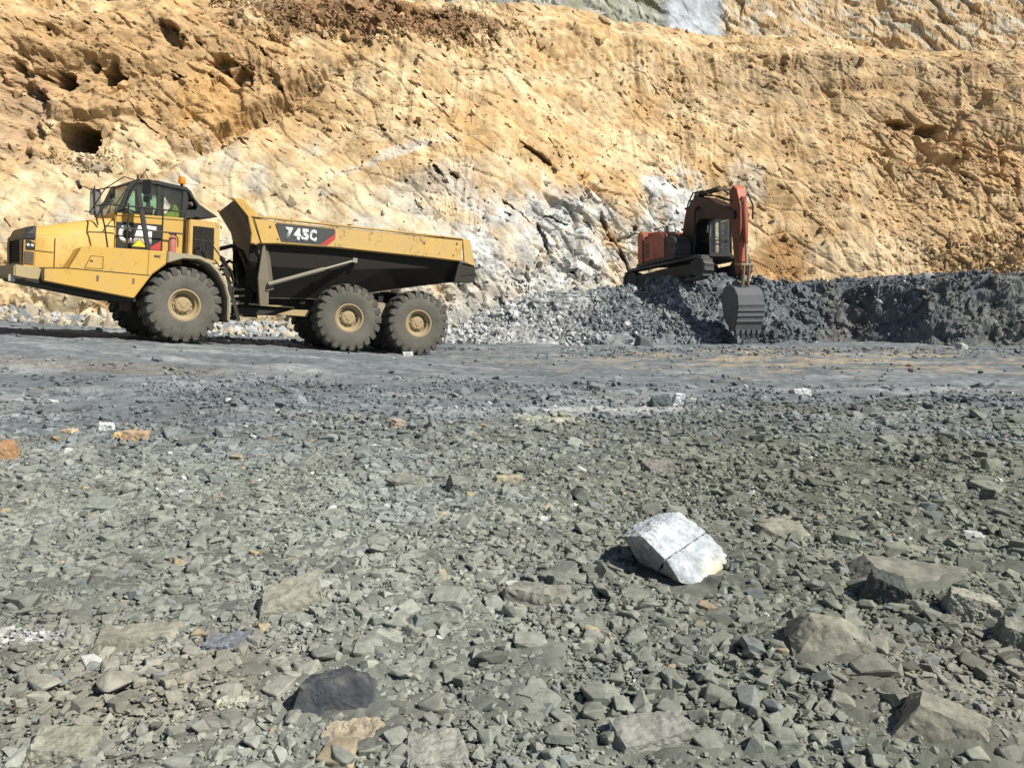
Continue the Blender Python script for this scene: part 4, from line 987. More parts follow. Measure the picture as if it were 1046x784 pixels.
m = F_(); m.box(-.34, -.18, 1.28, 1.36, 2.58, 2.62); m.tube([(-.22, 1.32, 2.6), (-.15, 1.36, 2.5), (-.15, 1.38, 2.3)], .014, 6); m.build('extinguisher_valve', M_blk, ex)
tubeobj('stair_rail', [[(.35, 1.45, 2.14), (.38, 1.45, 2.62), (.46, 1.45, 2.66), (1.16, 1.45, 1.86), (1.22, 1.45, 1.70), (1.22, 1.45, 1.2)], [(.50, 1.45, 2.12), (.52, 1.45, 2.58)], [(.72, 1.45, 2.10), (1.20, 1.45, 1.55)], [(.90, 1.1, 2.25), (1.25, 1.1, 1.82), (1.28, 1.1, 1.2)]], .017, M_blk)
m = F_()
for k in range(4): m.box(.98 + .1 * k, 1.22 + .1 * k, .95, 1.42, 1.75 - .33 * k, 1.79 - .33 * k)
m.bar((1.0, 1.43, 1.95), (1.42, 1.43, .62), .03, .09); m.build('access_step', M_blkd, truck)
# articulation: hitch frame, hoses
m = F_(); m.box(.85, 1.75, -.5, .5, .62, 1.25); m.cyl((1.5, 0, .55), (1.5, 0, 1.5), .22, 18); m.build('hitch', M_blkd, truck, .02)
m = B_(); m.box(-2.95, -2.2, -.42, .42, .74, 1.35); m.box(-2.3, 2.9, -.62, -.34, .92, 1.42); m.box(-2.3, 2.9, .34, .62, .92, 1.42); m.prism([(-2.8, .80), (-2.5, .78), (-1.7, .84), (-1.3, 1.02), (-2.9, .98)], .62, .70); m.build('rear_frame', M_blkd, truck, .02)
m = B_(); m.prism([(-1.78, .86), (-1.34, 1.03), (-.86, 1.05), (-.95, .86)], .70, .78); m.box(-2.5, -1.3, .66, .80, 1.06, 1.11); m.build('frame_step', M_yeld, truck, .012)
m = B_()
for k, h in enumerate((1.05, 1.25, 1.42)): m.bar((-2.95 + .03 * k, .75, h), (-2.62, .80, h + .04), .05, .05)
m.bar((-2.96, .78, .72), (-2.98, .78, 1.55), .05, .05); m.build('valve_bracket', M_dusty, truck)
tubeobj('hydraulic_hose', [[(-3.75, .6, 2.32), (-3.55, .62, 2.36), (-3.2, .60, 2.22), (-2.9, .55, 1.75), (-2.75, .5, 1.3)]], .05, M_hose, mk=B_, n=10)
tubeobj('hydraulic_hose', [[(-3.5, .62, 2.18), (-3.3, .64, 2.44), (-2.98, .64, 2.56), (-2.72, .62, 2.45), (-2.55, .58, 2.1), (-2.42, .52, 1.6)]], .055, M_hose, mk=B_, n=10)
tubeobj('hydraulic_hose', [[(-3.2, .45, 2.0), (-3.0, .46, 2.18), (-2.82, .46, 2.1), (-2.68, .42, 1.5), (-2.6, .4, 1.2)]], .045, M_hose, mk=B_, n=10)
tubeobj('hydraulic_hose', [[(-3.3, .2, 1.9), (-2.95, .2, 2.0), (-2.7, .2, 1.7), (-2.55, .2, 1.3)], [(-3.1, .75, 1.15), (-2.9, .78, 1.5), (-2.6, .72, 1.6), (-2.4, .6, 1.3)]], .035, M_hose, mk=B_, n=10)
m = B_(); m.box(-2.75, -2.35, -.3, .55, 1.25, 1.75); m.build('valve_block', M_blkd, truck, .03)

# ---- dump body: two side plates, front wall, floor
# outline heights along the side: (s, top, rail bottom, floor)
ST = [(-2.66, 3.265, 2.60, 1.55), (-2.0, 3.23, 2.68, 1.30), (-.5, 3.28, 2.76, 1.40), (1.0, 3.33, 2.78, 1.75), (2.2, 3.38, 2.80, 2.02), (3.16, 3.42, 2.80, 2.22)]
for sg in (1, -1):
    m = B_(); m.loft([[(s, sg * 1.62, t), (s, sg * 1.65, r), (s, sg * 1.50, r - .02), (s, sg * 1.50, t)] for s, t, r, f in ST])
    m.bar((-2.66, sg * 1.60, 3.285), (3.16, sg * 1.60, 3.44), .12, .05)
    sr = m.build('side_rail', M_yel2, truck, .012)
    if sg > 0: rail = sr
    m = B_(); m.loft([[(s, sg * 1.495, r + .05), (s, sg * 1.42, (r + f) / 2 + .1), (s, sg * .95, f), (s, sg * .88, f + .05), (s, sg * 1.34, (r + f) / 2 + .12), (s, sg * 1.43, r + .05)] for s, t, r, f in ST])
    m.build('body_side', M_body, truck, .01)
    # canted front wing of the spill guard
    m = B_(); m.loft([[(-3.14, sg * w, 3.68), (-2.88, sg * w, 3.68), (-2.44, sg * w, 3.262), (-2.74, sg * w, 3.262)] for w in (1.30, 1.56)])
    m.build('spill_wing', M_yel, truck, .01)
    m = B_(); m.loft([[(-2.76, sg * w, 3.25), (-2.663, sg * w, 3.26), (-2.48, sg * w, 2.60), (-2.58, sg * w, 2.58)] for w in (1.50, 1.645)]); m.build('rail_end', M_yel, truck, .008)
    # tail wing
    m = B_(); m.loft([[(3.162, sg * w, 3.43), (3.40, sg * (w - .02), 3.44), (3.62, sg * (w - .04), 2.70), (3.26, sg * w, 2.78)] for w in (1.54, 1.63)]); tw = m.build('tail_wing', M_yel2, truck, .01)
    m = B_(); m.loft([[(3.12, sg * w, 2.80), (3.625, sg * w, 2.70), (3.70, sg * w, 2.42), (3.58, sg * w, 2.22), (3.02, sg * w, 2.19)] for w in (1.0, 1.56)]); m.bar((3.2, sg * 1.56, 2.40), (3.68, sg * 1.565, 2.50), .03, .05); m.build('tail_corner', M_blkd, truck, .01)
    # front post under the rail and hoist
    m = B_(); m.loft([[(-2.36, sg * 1.52, 2.62), (-2.31, sg * 1.52, 2.62), (-2.31, sg * 1.60, 2.62), (-2.36, sg * 1.60, 2.62)], [(-2.42, sg * 1.36, 1.75), (-2.14, sg * 1.36, 1.75), (-2.14, sg * 1.52, 1.75), (-2.42, sg * 1.52, 1.75)], [(-2.32, sg * 1.22, 1.05), (-2.10, sg * 1.22, 1.05), (-2.10, sg * 1.40, 1.05), (-2.32, sg * 1.40, 1.05)]]); m.build('front_post', M_post, truck, .008)
    m = B_(); m.cyl((-2.16, sg * 1.54, 1.62), (-.75, sg * 1.55, 2.16), .055, 12); hc_ = m.build('hoist_cylinder', M_cyl, truck, smooth=True)
    m = B_(); m.cyl((-.75, sg * 1.55, 2.16), (.02, sg * 1.56, 2.46), .034, 12); m.box(.0, .12, min(sg * 1.48, sg * 1.6), max(sg * 1.48, sg * 1.6), 2.42, 2.54); m.build('hoist_rod', M_chrome, hc_, smooth=True)
m = B_(); m.loft([[(-3.10, w, 3.62), (-3.06, w, 3.68), (-2.90, w, 3.66), (-2.44, w, 3.2), (-2.14, w, 2.3), (-2.0, w, 1.5), (-2.2, w, 1.42), (-2.36, w, 2.2), (-2.74, w, 3.1)] for w in (-1.49, 1.49)]); m.build('headboard', M_brnst, truck, .015)  # brown tone paints in the shade on the headboard's front
m = B_(); m.loft([[(s, -.94, f - .02), (s, .94, f - .02), (s, .90, f + .06), (s, -.90, f + .06)] for s, t, r, f in ST[0:] if s > -2.5] + [[(3.6, -1.3, 2.26), (3.6, 1.3, 2.26), (3.6, 1.28, 2.34), (3.6, -1.28, 2.34)]]); m.build('body_floor', M_inner, truck)
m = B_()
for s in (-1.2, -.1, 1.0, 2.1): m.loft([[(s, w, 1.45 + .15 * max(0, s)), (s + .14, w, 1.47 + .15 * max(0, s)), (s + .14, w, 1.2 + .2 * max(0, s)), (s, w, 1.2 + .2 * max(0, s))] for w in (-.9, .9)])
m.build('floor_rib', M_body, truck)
# 745C plate
m = B_(); m.prism([(-2.08, 3.195), (-.56, 3.235), (-.53, 3.135), (-.93, 2.775), (-1.92, 2.735)], 1.6535, 1.6575)
RT = lambda h: 1.62 + (3.25 - h) / .56 * .03
pl = m.build('model_plate', M_grey, rail)
for k, ch in enumerate('745C'): letters(ch, B_, -1.83 + .205 * k, -1.645 + .205 * k, 2.805 + .006 * k, 3.12 + .006 * k, 1.658, M_white, rail, 'letter', .07, .0, .014, .0)
m = B_(); m.prism([(-.93, 2.775), (-.53, 3.12), (-.53, 2.98), (-.74, 2.78)], 1.6535, 1.658); m.build('red_wedge_mark', M_red, rail)
m = B_()
for s, h in ((-2.2, 3.1), (-2.0, 2.8), (3.0, 3.3), (2.9, 2.95), (2.0, 3.2)): m.cyl((s, 1.62, h), (s, 1.665, h), .028, 12)
m.build('rail_bolt', M_yeld, rail)
m = B_(); m.tube([(-2.62, 1.655, 3.25), (-2.42, 1.66, 2.66), (-2.35, 1.64, 2.55)], .012, 5); m.build('rail_seam', M_blkd, rail)

# ---- people
def skin_body(name, joints, edges, radii, mat, parent, lvl=2):
    """one continuous skin over a skeleton"""
    me = bpy.data.meshes.new(name); me.from_pydata([tuple(j) for j in joints], edges, [])
    o = link(bpy.data.objects.new(name, me), parent)
    md = o.modifiers.new('skin', 'SKIN'); md.use_smooth_shade = True
    for i, r in enumerate(radii): me.skin_vertices[0].data[i].radius = (r, r) if not isinstance(r, tuple) else r
    me.skin_vertices[0].data[0].use_root = True
    o.modifiers.new('sub', 'SUBSURF').levels = lvl; o.modifiers['sub'].render_levels = lvl
    dg = bpy.context.evaluated_depsgraph_get(); m2 = bpy.data.meshes.new_from_object(o.evaluated_get(dg))
    o.modifiers.clear(); o.data = m2; m2.name = name; m2.materials.clear(); m2.materials.append(mat)
    return o
def person(mw, label, shirt, trous, sc=1.):
    """seated figure: origin on the seat, facing -x (forward), hands on a wheel in front"""
    root = empty('person', mw, label, 'person')
    J = [(0, 0, .10), (-.01, 0, .30), (.0, 0, .50), (.01, 0, .58), (-.01, 0, .65), (-.03, 0, .73), (-.03, 0, .82)]
    Rd = [(.15, .12), (.13, .11), (.15, .10), .055, .055, (.085, .095), (.07, .08)]
    Ed = [(0, 1), (1, 2), (2, 3), (3, 4), (4, 5), (5, 6)]
    def add(p, r, par): J.append(p); Rd.append(r); Ed.append((par, len(J) - 1)); return len(J) - 1
    arms, legs = [], []
    for sg in (1, -1):
        a = add((.0, sg * .19, .50), .062, 2); b = add((-.10, sg * .25, .26), .046, a); c = add((-.36, sg * .20, .34), .036, b); d = add((-.43, sg * .18, .37), .032, c)
        arms.append((a, b, c, d))
        for k in range(4):
            f = add((-.48 - .008 * (k % 2), sg * (.18 + (k - 1.5) * .020), .395 - .004 * k), .010, d); f = add((-.505, sg * (.18 + (k - 1.5) * .021), .375 - .004 * k), .009, f); add((-.49, sg * (.18 + (k - 1.5) * .021), .35), .008, f)
        f = add((-.44, sg * .145, .395), .011, d); add((-.475, sg * .125, .40), .009, f)
        h = add((-.08, sg * .10, .09), .095, 0); k_ = add((-.46, sg * .13, .09), .065, h); an = add((-.52, sg * .13, -.30), .042, k_); add((-.66, sg * .14, -.34), .035, an); legs.append((h, k_, an))
    head = [add((-.118, 0, .755), .016, 5)]
    S = Matrix.Scale(sc, 4)
    body = skin_body('body', [S @ Vector(j) for j in J], Ed, [tuple(x * sc for x in r) if isinstance(r, tuple) else r * sc for r in Rd], M_skin, root)
    m = bmesh.new(); bmesh.ops.create_uvsphere(m, u_segments=18, v_segments=12, radius=.113)
    bmesh.ops.delete(m, geom=[v for v in m.verts if v.co.z < -.01 and v.co.x < .03 or v.co.z < -.06 or (v.co.x < -.085 and v.co.z < .04)], context='VERTS')
    for v in m.verts: v.co = S @ (Vector((v.co.x * 1.0, v.co.y * .88, v.co.z * 1.02)) + Vector((-.025, 0, .80)))
    me = bpy.data.meshes.new('hair'); m.to_mesh(me); m.free(); me.materials.append(M_hair); ho = link(bpy.data.objects.new('hair', me), body); ho.modifiers.new('s', 'SOLIDIFY').thickness = .012
    m = bmesh.new()
    for sg in (1, -1):
        r = bmesh.ops.create_uvsphere(m, u_segments=8, v_segments=6, radius=.012)
        bmesh.ops.translate(m, vec=Vector((-.112, sg * .034, .785)), verts=r['verts'])
    for v in m.verts: v.co = S @ v.co
    me = bpy.data.meshes.new('eyes'); m.to_mesh(me); m.free(); me.materials.append(M_white); link(bpy.data.objects.new('eyes', me), body)
    J2 = [J[0], J[1], J[2], J[3]]; R2 = [(.165, .135), (.15, .128), (.168, .118), .062]; E2 = [(0, 1), (1, 2), (2, 3)]
    for a, b, c, d in arms:
        i = len(J2); J2 += [J[a], J[b], tuple(J[c][t] * .9 + J[b][t] * .1 for t in range(3))]; R2 += [.076, .060, .048]; E2 += [(2, i), (i, i + 1), (i + 1, i + 2)]
    skin_body('shirt', [S @ Vector(j) for j in J2], E2, [tuple(x * sc for x in r) if isinstance(r, tuple) else r * sc for r in R2], shirt, body)
    J3 = [(0, 0, .13), (0, 0, .06)]; R3 = [(.165, .135), (.16, .13)]; E3 = [(0, 1)]
    for h, k_, an in legs:
        i = len(J3); J3 += [J[h], J[k_], J[an]]; R3 += [.105, .076, .058]; E3 += [(1, i), (i, i + 1), (i + 1, i + 2)]
    skin_body('trousers', [S @ Vector(j) for j in J3], E3, [tuple(x * sc for x in r) if isinstance(r, tuple) else r * sc for r in R3], trous, body)
    return root
person(WF @ Matrix.Translation((-.46, 0, 2.76)), 'truck operator in a maroon top sitting at the wheel inside the yellow cab', M_shirt, M_trous, .98)
# high-visibility jacket over the trainer seat
jk = MB()
jk.loft([[(-.16, w0, 2.90), (.06, w0, 2.90), (.06, w0, 3.15), (.03, w0, h1), (-.06, w0, h1 + .01), (-.14, w0, 3.15)] for w0, h1 in ((.30, 3.20), (.38, 3.33), (.50, 3.40), (.60, 3.40), (.70, 3.36), (.79, 3.22))])
jk.loft([[(-.44, w, 2.94), (-.10, w, 2.94), (-.02, w, 3.22), (-.10, w, 3.24), (-.28, w, 3.10), (-.42, w, 3.01)] for w in (.64, .70, .79, .82)])
jo = jk.build('jacket', M_hivis, None, .03, smooth=True); jo.matrix_world = WF
tag(jo, 'yellow green high visibility jacket seen through the rear side window of the truck cab', 'jacket')
# ================================================================== EXCAVATOR
M_orp = paint('red_orange_paint', (.34, .066, .030), (.17, .095, .065), .45, .5, scale=1.4)
M_orl = paint('sunlit_red_paint', (.58, .125, .06), (.32, .17, .11), .3, .5)  # lighter red copy: sunlight on the stick's front put into the colour
M_ordk = paint('grimy_shaded_boom', (.040, .017, .014), (.05, .035, .028), .35, .6, scale=1.4)  # grimy red taken near black, the boom's shaded side painted in
M_trk = paint('track_steel', (.035, .034, .032), (.13, .13, .125), .35, .7, scale=2.5)
M_shoe = paint('polished_track_shoe', (.06, .06, .058), (.15, .15, .145), .45, .6, scale=3)
M_orst = paint('grimy_shaded_stick', (.17, .038, .026), (.10, .06, .045), .5, .6)  # grimy red darkened to paint in the stick's shaded sides
M_bkt = paint('worn_bucket_steel', (.07, .076, .082), (.16, .165, .168), .45, .6, scale=2.)
M_strip = paint('polished_wear_bar', (.17, .178, .182), (.16, .16, .16), .4, .45)
M_dkgrey = paint('dark_grey_deck', (.022, .022, .022), (.08, .078, .07), .25, .7)
M_brass = paint('dusty_link', (.30, .20, .09), (.2, .17, .12), .4, .6)
M_exg = glass_mat('digger_glass', (.72, .78, .78), gl=.10)
EO = Vector((7.297, 32.290, 1.95))
def head_mat(hx, hy, pitch, O):
    f = Vector((hx, hy, 0)).normalized(); l = Vector((0, 0, 1)).cross(f)
    f2 = f * math.cos(pitch) + Vector((0, 0, math.sin(pitch))); n = f2.cross(l)
    return Matrix(((f2.x, l.x, n.x, O.x), (f2.y, l.y, n.y, O.y), (f2.z, l.z, n.z, O.z), (0, 0, 0, 1)))
WU = head_mat(.25, -.97, R(4), EO); WT = head_mat(.60, -.80, R(7.5), EO)
digger = empty('excavator', WU, 'red orange tracked excavator working on the grey bank with its bucket resting on the floor', 'excavator')
TT = WU.inverted() @ WT
# local builder: x forward, y towards the machine's left, z up (MB takes w = -y)
def U_(): return MB()
def T_(): return MB(TT)
# ---- tracks
for sg in (1, -1):
    w0, w1 = sg * .95, sg * 1.5
    L0, rr_ = 1.75, .40
    def loop(r_):
        pts = []
        for k in range(13): a = -math.pi / 2 + math.pi * k / 12; pts.append((L0 + r_ * math.cos(a), .45 + r_ * math.sin(a)))
        for k in range(13): a = math.pi / 2 + math.pi * k / 12; pts.append((-L0 + r_ * math.cos(a), .45 + r_ * math.sin(a)))
        return pts
    o_, i_ = loop(.43), loop(.36)
    m = T_(); n = len(o_)
    ro = [[m.v((s, w, h)) for s, h in o_] for w in (w0, w1)]; ri = [[m.v((s, w, h)) for s, h in i_] for w in (w0, w1)]
    for k in range(n):
        j = (k + 1) % n
        m.bm.faces.new((ro[0][k], ro[0][j], ro[1][j], ro[1][k])); m.bm.faces.new((ri[0][k], ri[1][k], ri[1][j], ri[0][j]))
        for q in (0, 1): m.bm.faces.new((ro[q][k], ri[q][k], ri[q][j], ro[q][j]))
    per = 4 * L0 + 2 * math.pi * .43; ns = 46
    for k in range(ns):
        d = per * k / ns
        if d < 2 * L0: p = (-L0 + d, .02, 0, -1)
        elif d < 2 * L0 + math.pi * .43: a = -math.pi / 2 + (d - 2 * L0) / .43; p = (L0 + .43 * math.cos(a), .45 + .43 * math.sin(a), math.cos(a), math.sin(a))
        elif d < 4 * L0 + math.pi * .43: p = (L0 - (d - 2 * L0 - math.pi * .43), .88, 0, 1)
        else: a = math.pi / 2 + (d - 4 * L0 - math.pi * .43) / .43; p = (-L0 + .43 * math.cos(a), .45 + .43 * math.sin(a), math.cos(a), math.sin(a))
        tx, tz = -p[3], p[2]
        q = lambda u, v: (p[0] + tx * u + p[2] * v, p[1] + tz * u + p[3] * v)
        m.loft([[(*(lambda c: (c[0], w, c[1]))(q(u, v)),) for u, v in ((-.06, -.01), (.06, -.01), (.06, .018), (.03, .022), (.02, .06), (0, .06), (-.01, .022), (-.06, .018))] for w in (w0, w1)])
    tr = m.build('track', M_shoe, digger)
    m = T_(); m.prism([(-1.6, .18), (1.6, .18), (1.75, .40), (1.6, .62), (-1.6, .62), (-1.75, .40)], sg * 1.02, sg * 1.42); m.build('track_frame', M_trk, tr)
    for s, nm in ((1.75, 'idler'), (-1.75, 'sprocket')):
        m = T_(); m.cyl((s, sg * 1.0, .45), (s, sg * 1.46, .45), .335, 20); m.build(nm, M_trk, tr)
    for k in range(6):
        m = T_(); s = -1.3 + .52 * k; m.cyl((s, sg * 1.0, .2), (s, sg * 1.47, .2), .11, 12); m.build('track_roller', M_trk, tr)
m = T_(); m.box(-.9, .9, -1.0, 1.0, .32, .72); m.cyl((0, 0, .72), (0, 0, .95), .75, 28); m.build('car_body', M_trk, digger, .03)
# ---- house
m = U_(); m.box(-1.95, 1.75, -1.42, 1.42, .92, 1.06); m.build('deck', M_dkgrey, digger, .02)
y_ = lambda y: -y
def ub(m, x0, x1, y0, y1, z0, z1): m.box(x0, x1, -y0, -y1, z0, z1)
m = U_(); m.loft([[(-1.8, w, .98), (-1.25, w, .98), (-1.25, w, 2.10), (-1.5, w, 2.40), (-1.68, w, 2.44), (-1.82, w, 2.28)] for w in (-1.42, -.9, .9, 1.42)]); m.build('counterweight', M_orp, digger, .05)
m = U_(); ub(m, -1.24, -.20, -1.38, 1.38, 1.06, 2.06); m.loft([[(-1.24, w, 2.06), (-.20, w, 2.06), (-.3, w, 2.22), (-1.24, w, 2.30)] for w in (-1.2, 1.2)]); eh = m.build('engine_hood', M_orp, digger, .03)
m = U_()
for k in range(5): m.box(-1.15, -.7, 1.383, 1.392, 1.25 + .12 * k, 1.31 + .12 * k)
m.build('hood_louvre', M_dkgrey, eh)
m = U_(); m.cyl((-.8, .5, 2.2), (-.8, .5, 2.55), .07, 14); m.build('exhaust_pipe', M_dkgrey, digger)
m = U_(); m.prism([(-.18, 1.06), (.80, 1.06), (.80, 1.80), (.62, 1.98), (.25, 2.16), (-.18, 2.2)], .62, 1.40); fb = m.build('fuel_tank', M_orp, digger, .03)
m = U_(); m.prism([(.82, 1.06), (1.75, 1.06), (1.75, 1.52), (1.55, 1.72), (1.15, 1.86), (.82, 1.88)], .72, 1.38); tb = m.build('tool_box', M_dkgrey, digger, .03)  # dark grey here paints in the shade lying over the box
m = U_(); m.box(.95, 1.0, 1.382, 1.392, 1.15, 1.7); m.box(1.3, 1.36, 1.382, 1.395, 1.4, 1.47); m.build('box_latch', M_dkgrey, tb)
m = U_()
for p in ([(.86, 1.36, 1.8), (.86, 1.36, 2.3), (1.66, 1.36, 2.25), (1.70, 1.36, 1.8)], [(-.15, 1.36, 2.0), (-.15, 1.36, 2.3), (.7, 1.36, 2.28), (.78, 1.36, 2.0)]): m.tube(p, .02, 6)
m.build('handrail', M_dkgrey, digger)
# ---- cab on the machine's left
cx0, cx1, cy0, cy1, cz0, cz1 = .25, 1.85, .02, 1.02, .98, 2.56
m = U_(); ub(m, cx0, cx1, cy0, cy1, cz0, cz0 + .16); m.prism([(cx0, cz0 + .16), (cx0, 2.5), (.75, 2.5), (.75, cz0 + .16)], -cy0 - .04, -cy0 - .0); cb = m.build('cab', M_dkgrey, digger, .01)
m = U_(); m.loft([[(cx0, -w, 2.50), (cx1 - .25, -w, 2.50), (cx1 - .05, -w, 2.44), (cx1 - .2, -w, 2.56), (cx0, -w, 2.60)] for w in (cy0, cy1)]); m.build('cab_roof', M_dkgrey, cb, .015)
m = U_()
for yy in (cy0 + .03, cy1 - .03):
    m.bar((cx1 - .03, -yy, cz0 + .1), (cx1 - .05, -yy, 2.48), .05, .06); m.bar((.95, -yy, cz0 + .1), (.92, -yy, 2.5), .05, .06); m.bar((cx0 + .03, -yy, cz0 + .1), (cx0 + .03, -yy, 2.5), .05, .06); m.bar((cx0, -yy, 1.62), (cx1, -yy, 1.62), .05, .05)
m.bar((cx1 - .04, -cy0, 1.62), (cx1 - .04, -cy1, 1.62), .05, .05); m.bar((cx1 - .04, -cy0, 1.10), (cx1 - .04, -cy1, 1.10), .05, .06)
for k in range(1, 4): m.bar((cx1 + .02, -cy0 - .25 * k, 1.16), (cx1 + .0, -cy0 - .25 * k, 2.44), .018, .018)
m.build('cab_frame', M_dkgrey, cb)
m = U_(); m.loft([[(cx1 - .05, -cy0 - .06, 1.14), (cx1 - .05, -cy1 + .06, 1.14), (cx1 - .07, -cy1 + .06, 2.45), (cx1 - .07, -cy0 - .06, 2.45)], [(cx1 - .044, -cy0 - .06, 1.14), (cx1 - .044, -cy1 + .06, 1.14), (cx1 - .064, -cy1 + .06, 2.45), (cx1 - .064, -cy0 - .06, 2.45)]]); m.build('windscreen', M_exg, cb)
for yy in (cy0 + .03, cy1 - .03):
    m = U_(); m.box(.98, cx1 - .08, -yy - .003, -yy + .003, 1.16, 2.46); m.build('side_window', M_exg, cb)
m = U_(); ub(m, .45, .95, .27, .77, 1.14, 1.42); m.prism([(.42, 1.42), (.52, 1.42), (.46, 2.1), (.38, 2.1)], -.74, -.30); m.build('operator_seat', M_seat, cb, .03)
m = U_(); m.tube([(cx1, -1.06, 1.2), (cx1 + .1, -1.18, 1.25), (cx1 + .1, -1.18, 2.1)], .016, 6); ub(m, cx1 + .06, cx1 + .12, 1.10, 1.28, 2.05, 2.36); m.build('mirror', M_dkgrey, digger)
# ---- boom (gooseneck plate box), stick, cylinders, bucket; side outline in (x, z)
TOP = [(.20, 1.30), (-.02, 1.75), (.12, 2.45), (.42, 3.00), (.80, 3.36), (1.30, 3.40), (1.9, 3.24), (2.6, 2.98), (3.4, 2.66), (4.12, 2.36)]
BOT = [(.62, 1.12), (.90, 1.45), (1.02, 1.95), (1.20, 2.28), (1.48, 2.46), (1.85, 2.46), (2.3, 2.38), (2.9, 2.25), (3.5, 2.14), (4.10, 2.06)]
bw = .27
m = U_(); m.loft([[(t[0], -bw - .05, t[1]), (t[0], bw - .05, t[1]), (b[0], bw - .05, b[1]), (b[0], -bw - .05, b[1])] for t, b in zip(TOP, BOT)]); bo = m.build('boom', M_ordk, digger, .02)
m = U_(); m.cyl((.35, -.42, 1.35), (.35, .42, 1.35), .10, 16); m.cyl((1.45, -.40, 2.92), (1.45, .34, 2.92), .07, 14); m.cyl((4.08, -.36, 2.21), (4.08, .28, 2.21), .10, 16)
m.build('boom_pin', M_dkgrey, bo)
for sg in (1, -1):
    m = U_(); m.cyl((1.25, sg * .42 - .05, 1.15), (1.36, sg * .42 - .05, 2.05), .085, 14); q = m.build('boom_cylinder', M_dkgrey, digger, smooth=True)
    m = U_(); m.cyl((1.36, sg * .42 - .05, 2.05), (1.46, sg * .42 - .05, 2.92), .05, 12); m.build('cylinder_rod', M_dkgrey, q, smooth=True)
m = U_(); m.prism([(.62, 3.22), (.92, 3.62), (1.12, 3.62), (1.18, 3.38)], -.18, .10); m.cyl((1.0, -.05, 3.55), (2.55, -.05, 3.46), .10, 14); sc_ = m.build('stick_cylinder', M_dkgrey, digger)
m = U_(); m.cyl((2.5, -.05, 3.46), (3.70, -.02, 3.20), .055, 12); m.build('cylinder_rod', M_chrome, sc_, smooth=True)
m = U_()
for k, pth in enumerate(([(.1, .14, 2.6), (.45, .16, 3.28), (.9, .18, 3.62), (1.7, .2, 3.55), (2.5, .18, 3.22), (3.3, .16, 2.92), (3.9, .2, 2.75)], [(.05, -.24, 2.5), (.4, -.26, 3.2), (1.0, -.28, 3.52), (2.2, -.26, 3.26), (3.2, -.24, 2.9)], [(2.5, -.14, 3.5), (3.0, -.2, 3.2), (3.5, -.2, 3.0), (3.9, -.18, 2.9)])):
    m.tube(pth, .032, 7)
for p in ((.3, 3.1), (.62, 3.35), (1.15, 3.50), (-.03, 2.3)): m.box(p[0] - .05, p[0] + .05, -.32, .22, p[1] - .04, p[1] + .04)
m.build('boom_hose', M_hose, bo)
# stick, seen nearly end on: long box down from the boom tip with the cylinder horn on top
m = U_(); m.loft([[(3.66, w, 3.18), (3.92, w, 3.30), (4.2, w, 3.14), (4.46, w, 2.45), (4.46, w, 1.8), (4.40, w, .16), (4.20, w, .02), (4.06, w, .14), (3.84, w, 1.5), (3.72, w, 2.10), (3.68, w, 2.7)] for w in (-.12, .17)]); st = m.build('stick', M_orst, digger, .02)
m = U_(); m.loft([[(3.94, w, 3.315), (4.215, w, 3.15), (4.475, w, 2.45), (4.475, w, 1.8), (4.415, w, .5), (4.38, w, .5), (4.43, w, 1.8), (4.43, w, 2.44), (4.17, w, 3.11), (3.92, w, 3.27)] for w in (-.135, .185)]); m.build('stick_lit_strip', M_orl, st, .008)  # added strip in lighter red, painting the sunlit front of the stick
m = U_(); m.cyl((4.40, .02, 2.75), (4.56, .02, 1.15), .08, 14); m.box(4.28, 4.46, -.06, .10, 2.62, 2.82); bc_ = m.build('bucket_cylinder', M_orp, digger, smooth=True)
m = U_(); m.cyl((4.56, .02, 1.15), (4.60, .02, .36), .05, 12); m.build('cylinder_rod', M_chrome, bc_, smooth=True)
m = U_()
for w in (-.15, .20): m.bar((4.18, w, .45), (4.60, w, .36), .05, .11)
for w in (-.08, .13): m.bar((4.60, w, .36), (4.52, w, -.36), .05, .12)
m.cyl((4.60, -.2, .36), (4.60, .25, .36), .055, 12); m.cyl((4.18, -.2, .45), (4.18, .25, .45), .05, 12); m.build('bucket_link', M_brass, digger)
m = U_(); m.tube([(4.5, .18, 2.7), (4.66, .22, 2.3), (4.62, .2, 1.6), (4.45, .2, 1.2)], .03, 6); m.tube([(4.2, -.26, 3.0), (4.5, -.3, 2.5), (4.5, -.28, 2.0)], .03, 6); m.build('stick_hose', M_hose, st)
# bucket: shell curled round (x forward = outer back facing the viewer)
K_ = lambda: MB(Matrix.Translation((-.24, 0, -2.27)) @ Matrix.Diagonal((1, 1, .755, 1)) @ Matrix.Translation((0, 0, 2.27)))
SH = [(4.10, .26), (4.46, .30), (4.78, .14), (5.00, -.22), (5.06, -.72), (4.98, -1.30), (4.82, -1.88), (4.76, -2.02)]
IN = [(4.12, .18), (4.43, .22), (4.71, .09), (4.92, -.25), (4.98, -.72), (4.90, -1.29), (4.75, -1.86), (4.70, -2.02)]
hb = .53
m = K_(); m.loft([[(o[0], -hb - .04, o[1]), (o[0], hb - .04, o[1]), (i[0], hb - .04, i[1]), (i[0], -hb - .04, i[1])] for o, i in zip(SH, IN)])
for w0, w1 in ((-hb - .06, -hb - .0), (hb - .08, hb - .02)):
    m.prism([(4.06, .2), (4.46, .27), (4.76, .11), (4.97, -.23), (5.03, -.72), (4.95, -1.30), (4.79, -1.90), (4.62, -1.92), (4.22, -1.5), (3.98, -.9), (3.92, -.3)], w0, w1)
bk = m.build('bucket', M_bkt, digger, .012)
m = K_()
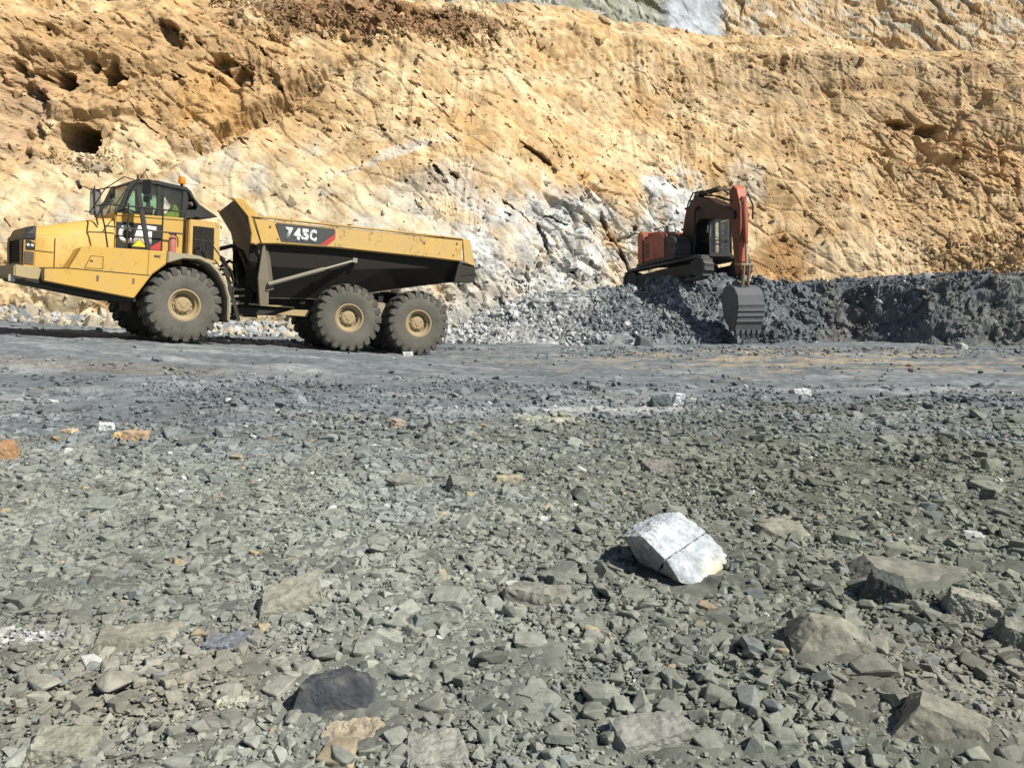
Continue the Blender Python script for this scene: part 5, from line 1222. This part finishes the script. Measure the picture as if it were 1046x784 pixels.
for a, b in (((5.075, -.62), (5.07, -.70)), ((5.065, -.88), (5.05, -.98)), ((5.03, -1.12), (5.015, -1.22)), ((4.985, -1.38), (4.965, -1.48))):
    m.loft([[(a[0] - .06, -hb - .05, a[1]), (a[0] + .012, -hb - .05, a[1]), (b[0] + .012, -hb - .05, b[1]), (b[0] - .06, -hb - .05, b[1])], [(a[0] - .06, hb - .03, a[1]), (a[0] + .012, hb - .03, a[1]), (b[0] + .012, hb - .03, b[1]), (b[0] - .06, hb - .03, b[1])]])
m.build('wear_bar', M_strip, bk)
m = K_()
for w in (-.2, .12): m.prism([(4.22, .20), (4.20, .55), (4.36, .62), (4.72, .18), (4.66, .10), (4.46, .26)], w - .03, w + .03)
m.build('bucket_ear', M_bkt, bk)
for k in range(5):
    w = -hb + .06 + k * (2 * hb - .20) / 4
    m = K_(); m.loft([[(4.86, w - .075, -1.84), (4.86, w + .075, -1.84), (4.70, w + .075, -1.86), (4.70, w - .075, -1.86)], [(4.84, w - .065, -2.04), (4.84, w + .065, -2.04), (4.68, w + .065, -2.06), (4.68, w - .065, -2.06)], [(4.74, w - .05, -2.26), (4.74, w + .05, -2.26), (4.68, w + .05, -2.27), (4.68, w - .05, -2.27)]]); m.build('tooth', M_bkt, bk, .008)
person(WU @ Matrix.Translation((.72, .52, 1.42)) @ Matrix.Rotation(math.pi, 4, 'Z'), 'operator in an orange vest sitting behind the excavator windscreen', M_orangev, M_trous, .85)
# ================================================================== LIGHT, SKY, CAMERA
SUN_AZ = Vector((.86, -.50)).normalized(); SUN_EL = R(46)
sd = Vector((SUN_AZ.x * math.cos(SUN_EL), SUN_AZ.y * math.cos(SUN_EL), math.sin(SUN_EL)))
ld = bpy.data.lights.new('sun', 'SUN'); ld.energy = 5.0; ld.angle = R(.53); ld.color = (1.0, .955, .87)
lo = link(bpy.data.objects.new('sun', ld)); lo.rotation_euler = (-sd).to_track_quat('-Z', 'Y').to_euler(); lo.location = (30, -20, 50)
wd = bpy.data.worlds.new('World'); scene.world = wd; wd.use_nodes = True
nt = wd.node_tree; bg = nt.nodes['Background']
sky = nt.nodes.new('ShaderNodeTexSky'); sky.sky_type = 'NISHITA'; sky.sun_disc = False
sky.sun_elevation = SUN_EL; sky.sun_rotation = math.atan2(SUN_AZ.x, SUN_AZ.y); sky.dust_density = .7; sky.ozone_density = 1.6
nt.links.new(sky.outputs[0], bg.inputs[0]); bg.inputs[1].default_value = .055
cam = bpy.data.cameras.new('camera'); co = link(bpy.data.objects.new('camera', cam))
cam.sensor_width = 36; cam.lens = 36 * 785 / 1046; cam.clip_start = .05; cam.clip_end = 600
co.location = (0, 0, 1.6); co.rotation_euler = (R(90) - math.atan(92 / 785), 0, 0)
scene.camera = co
scene.view_settings.view_transform = 'Standard'; scene.view_settings.look = 'None'; scene.view_settings.gamma = 1
scene.view_settings.use_curve_mapping = False; scene.view_settings.exposure = .32
scene.cycles.max_bounces = 6; scene.cycles.diffuse_bounces = 1; scene.cycles.transparent_max_bounces = 12
scene.cycles.use_denoising = True
scene.render.film_transparent = False
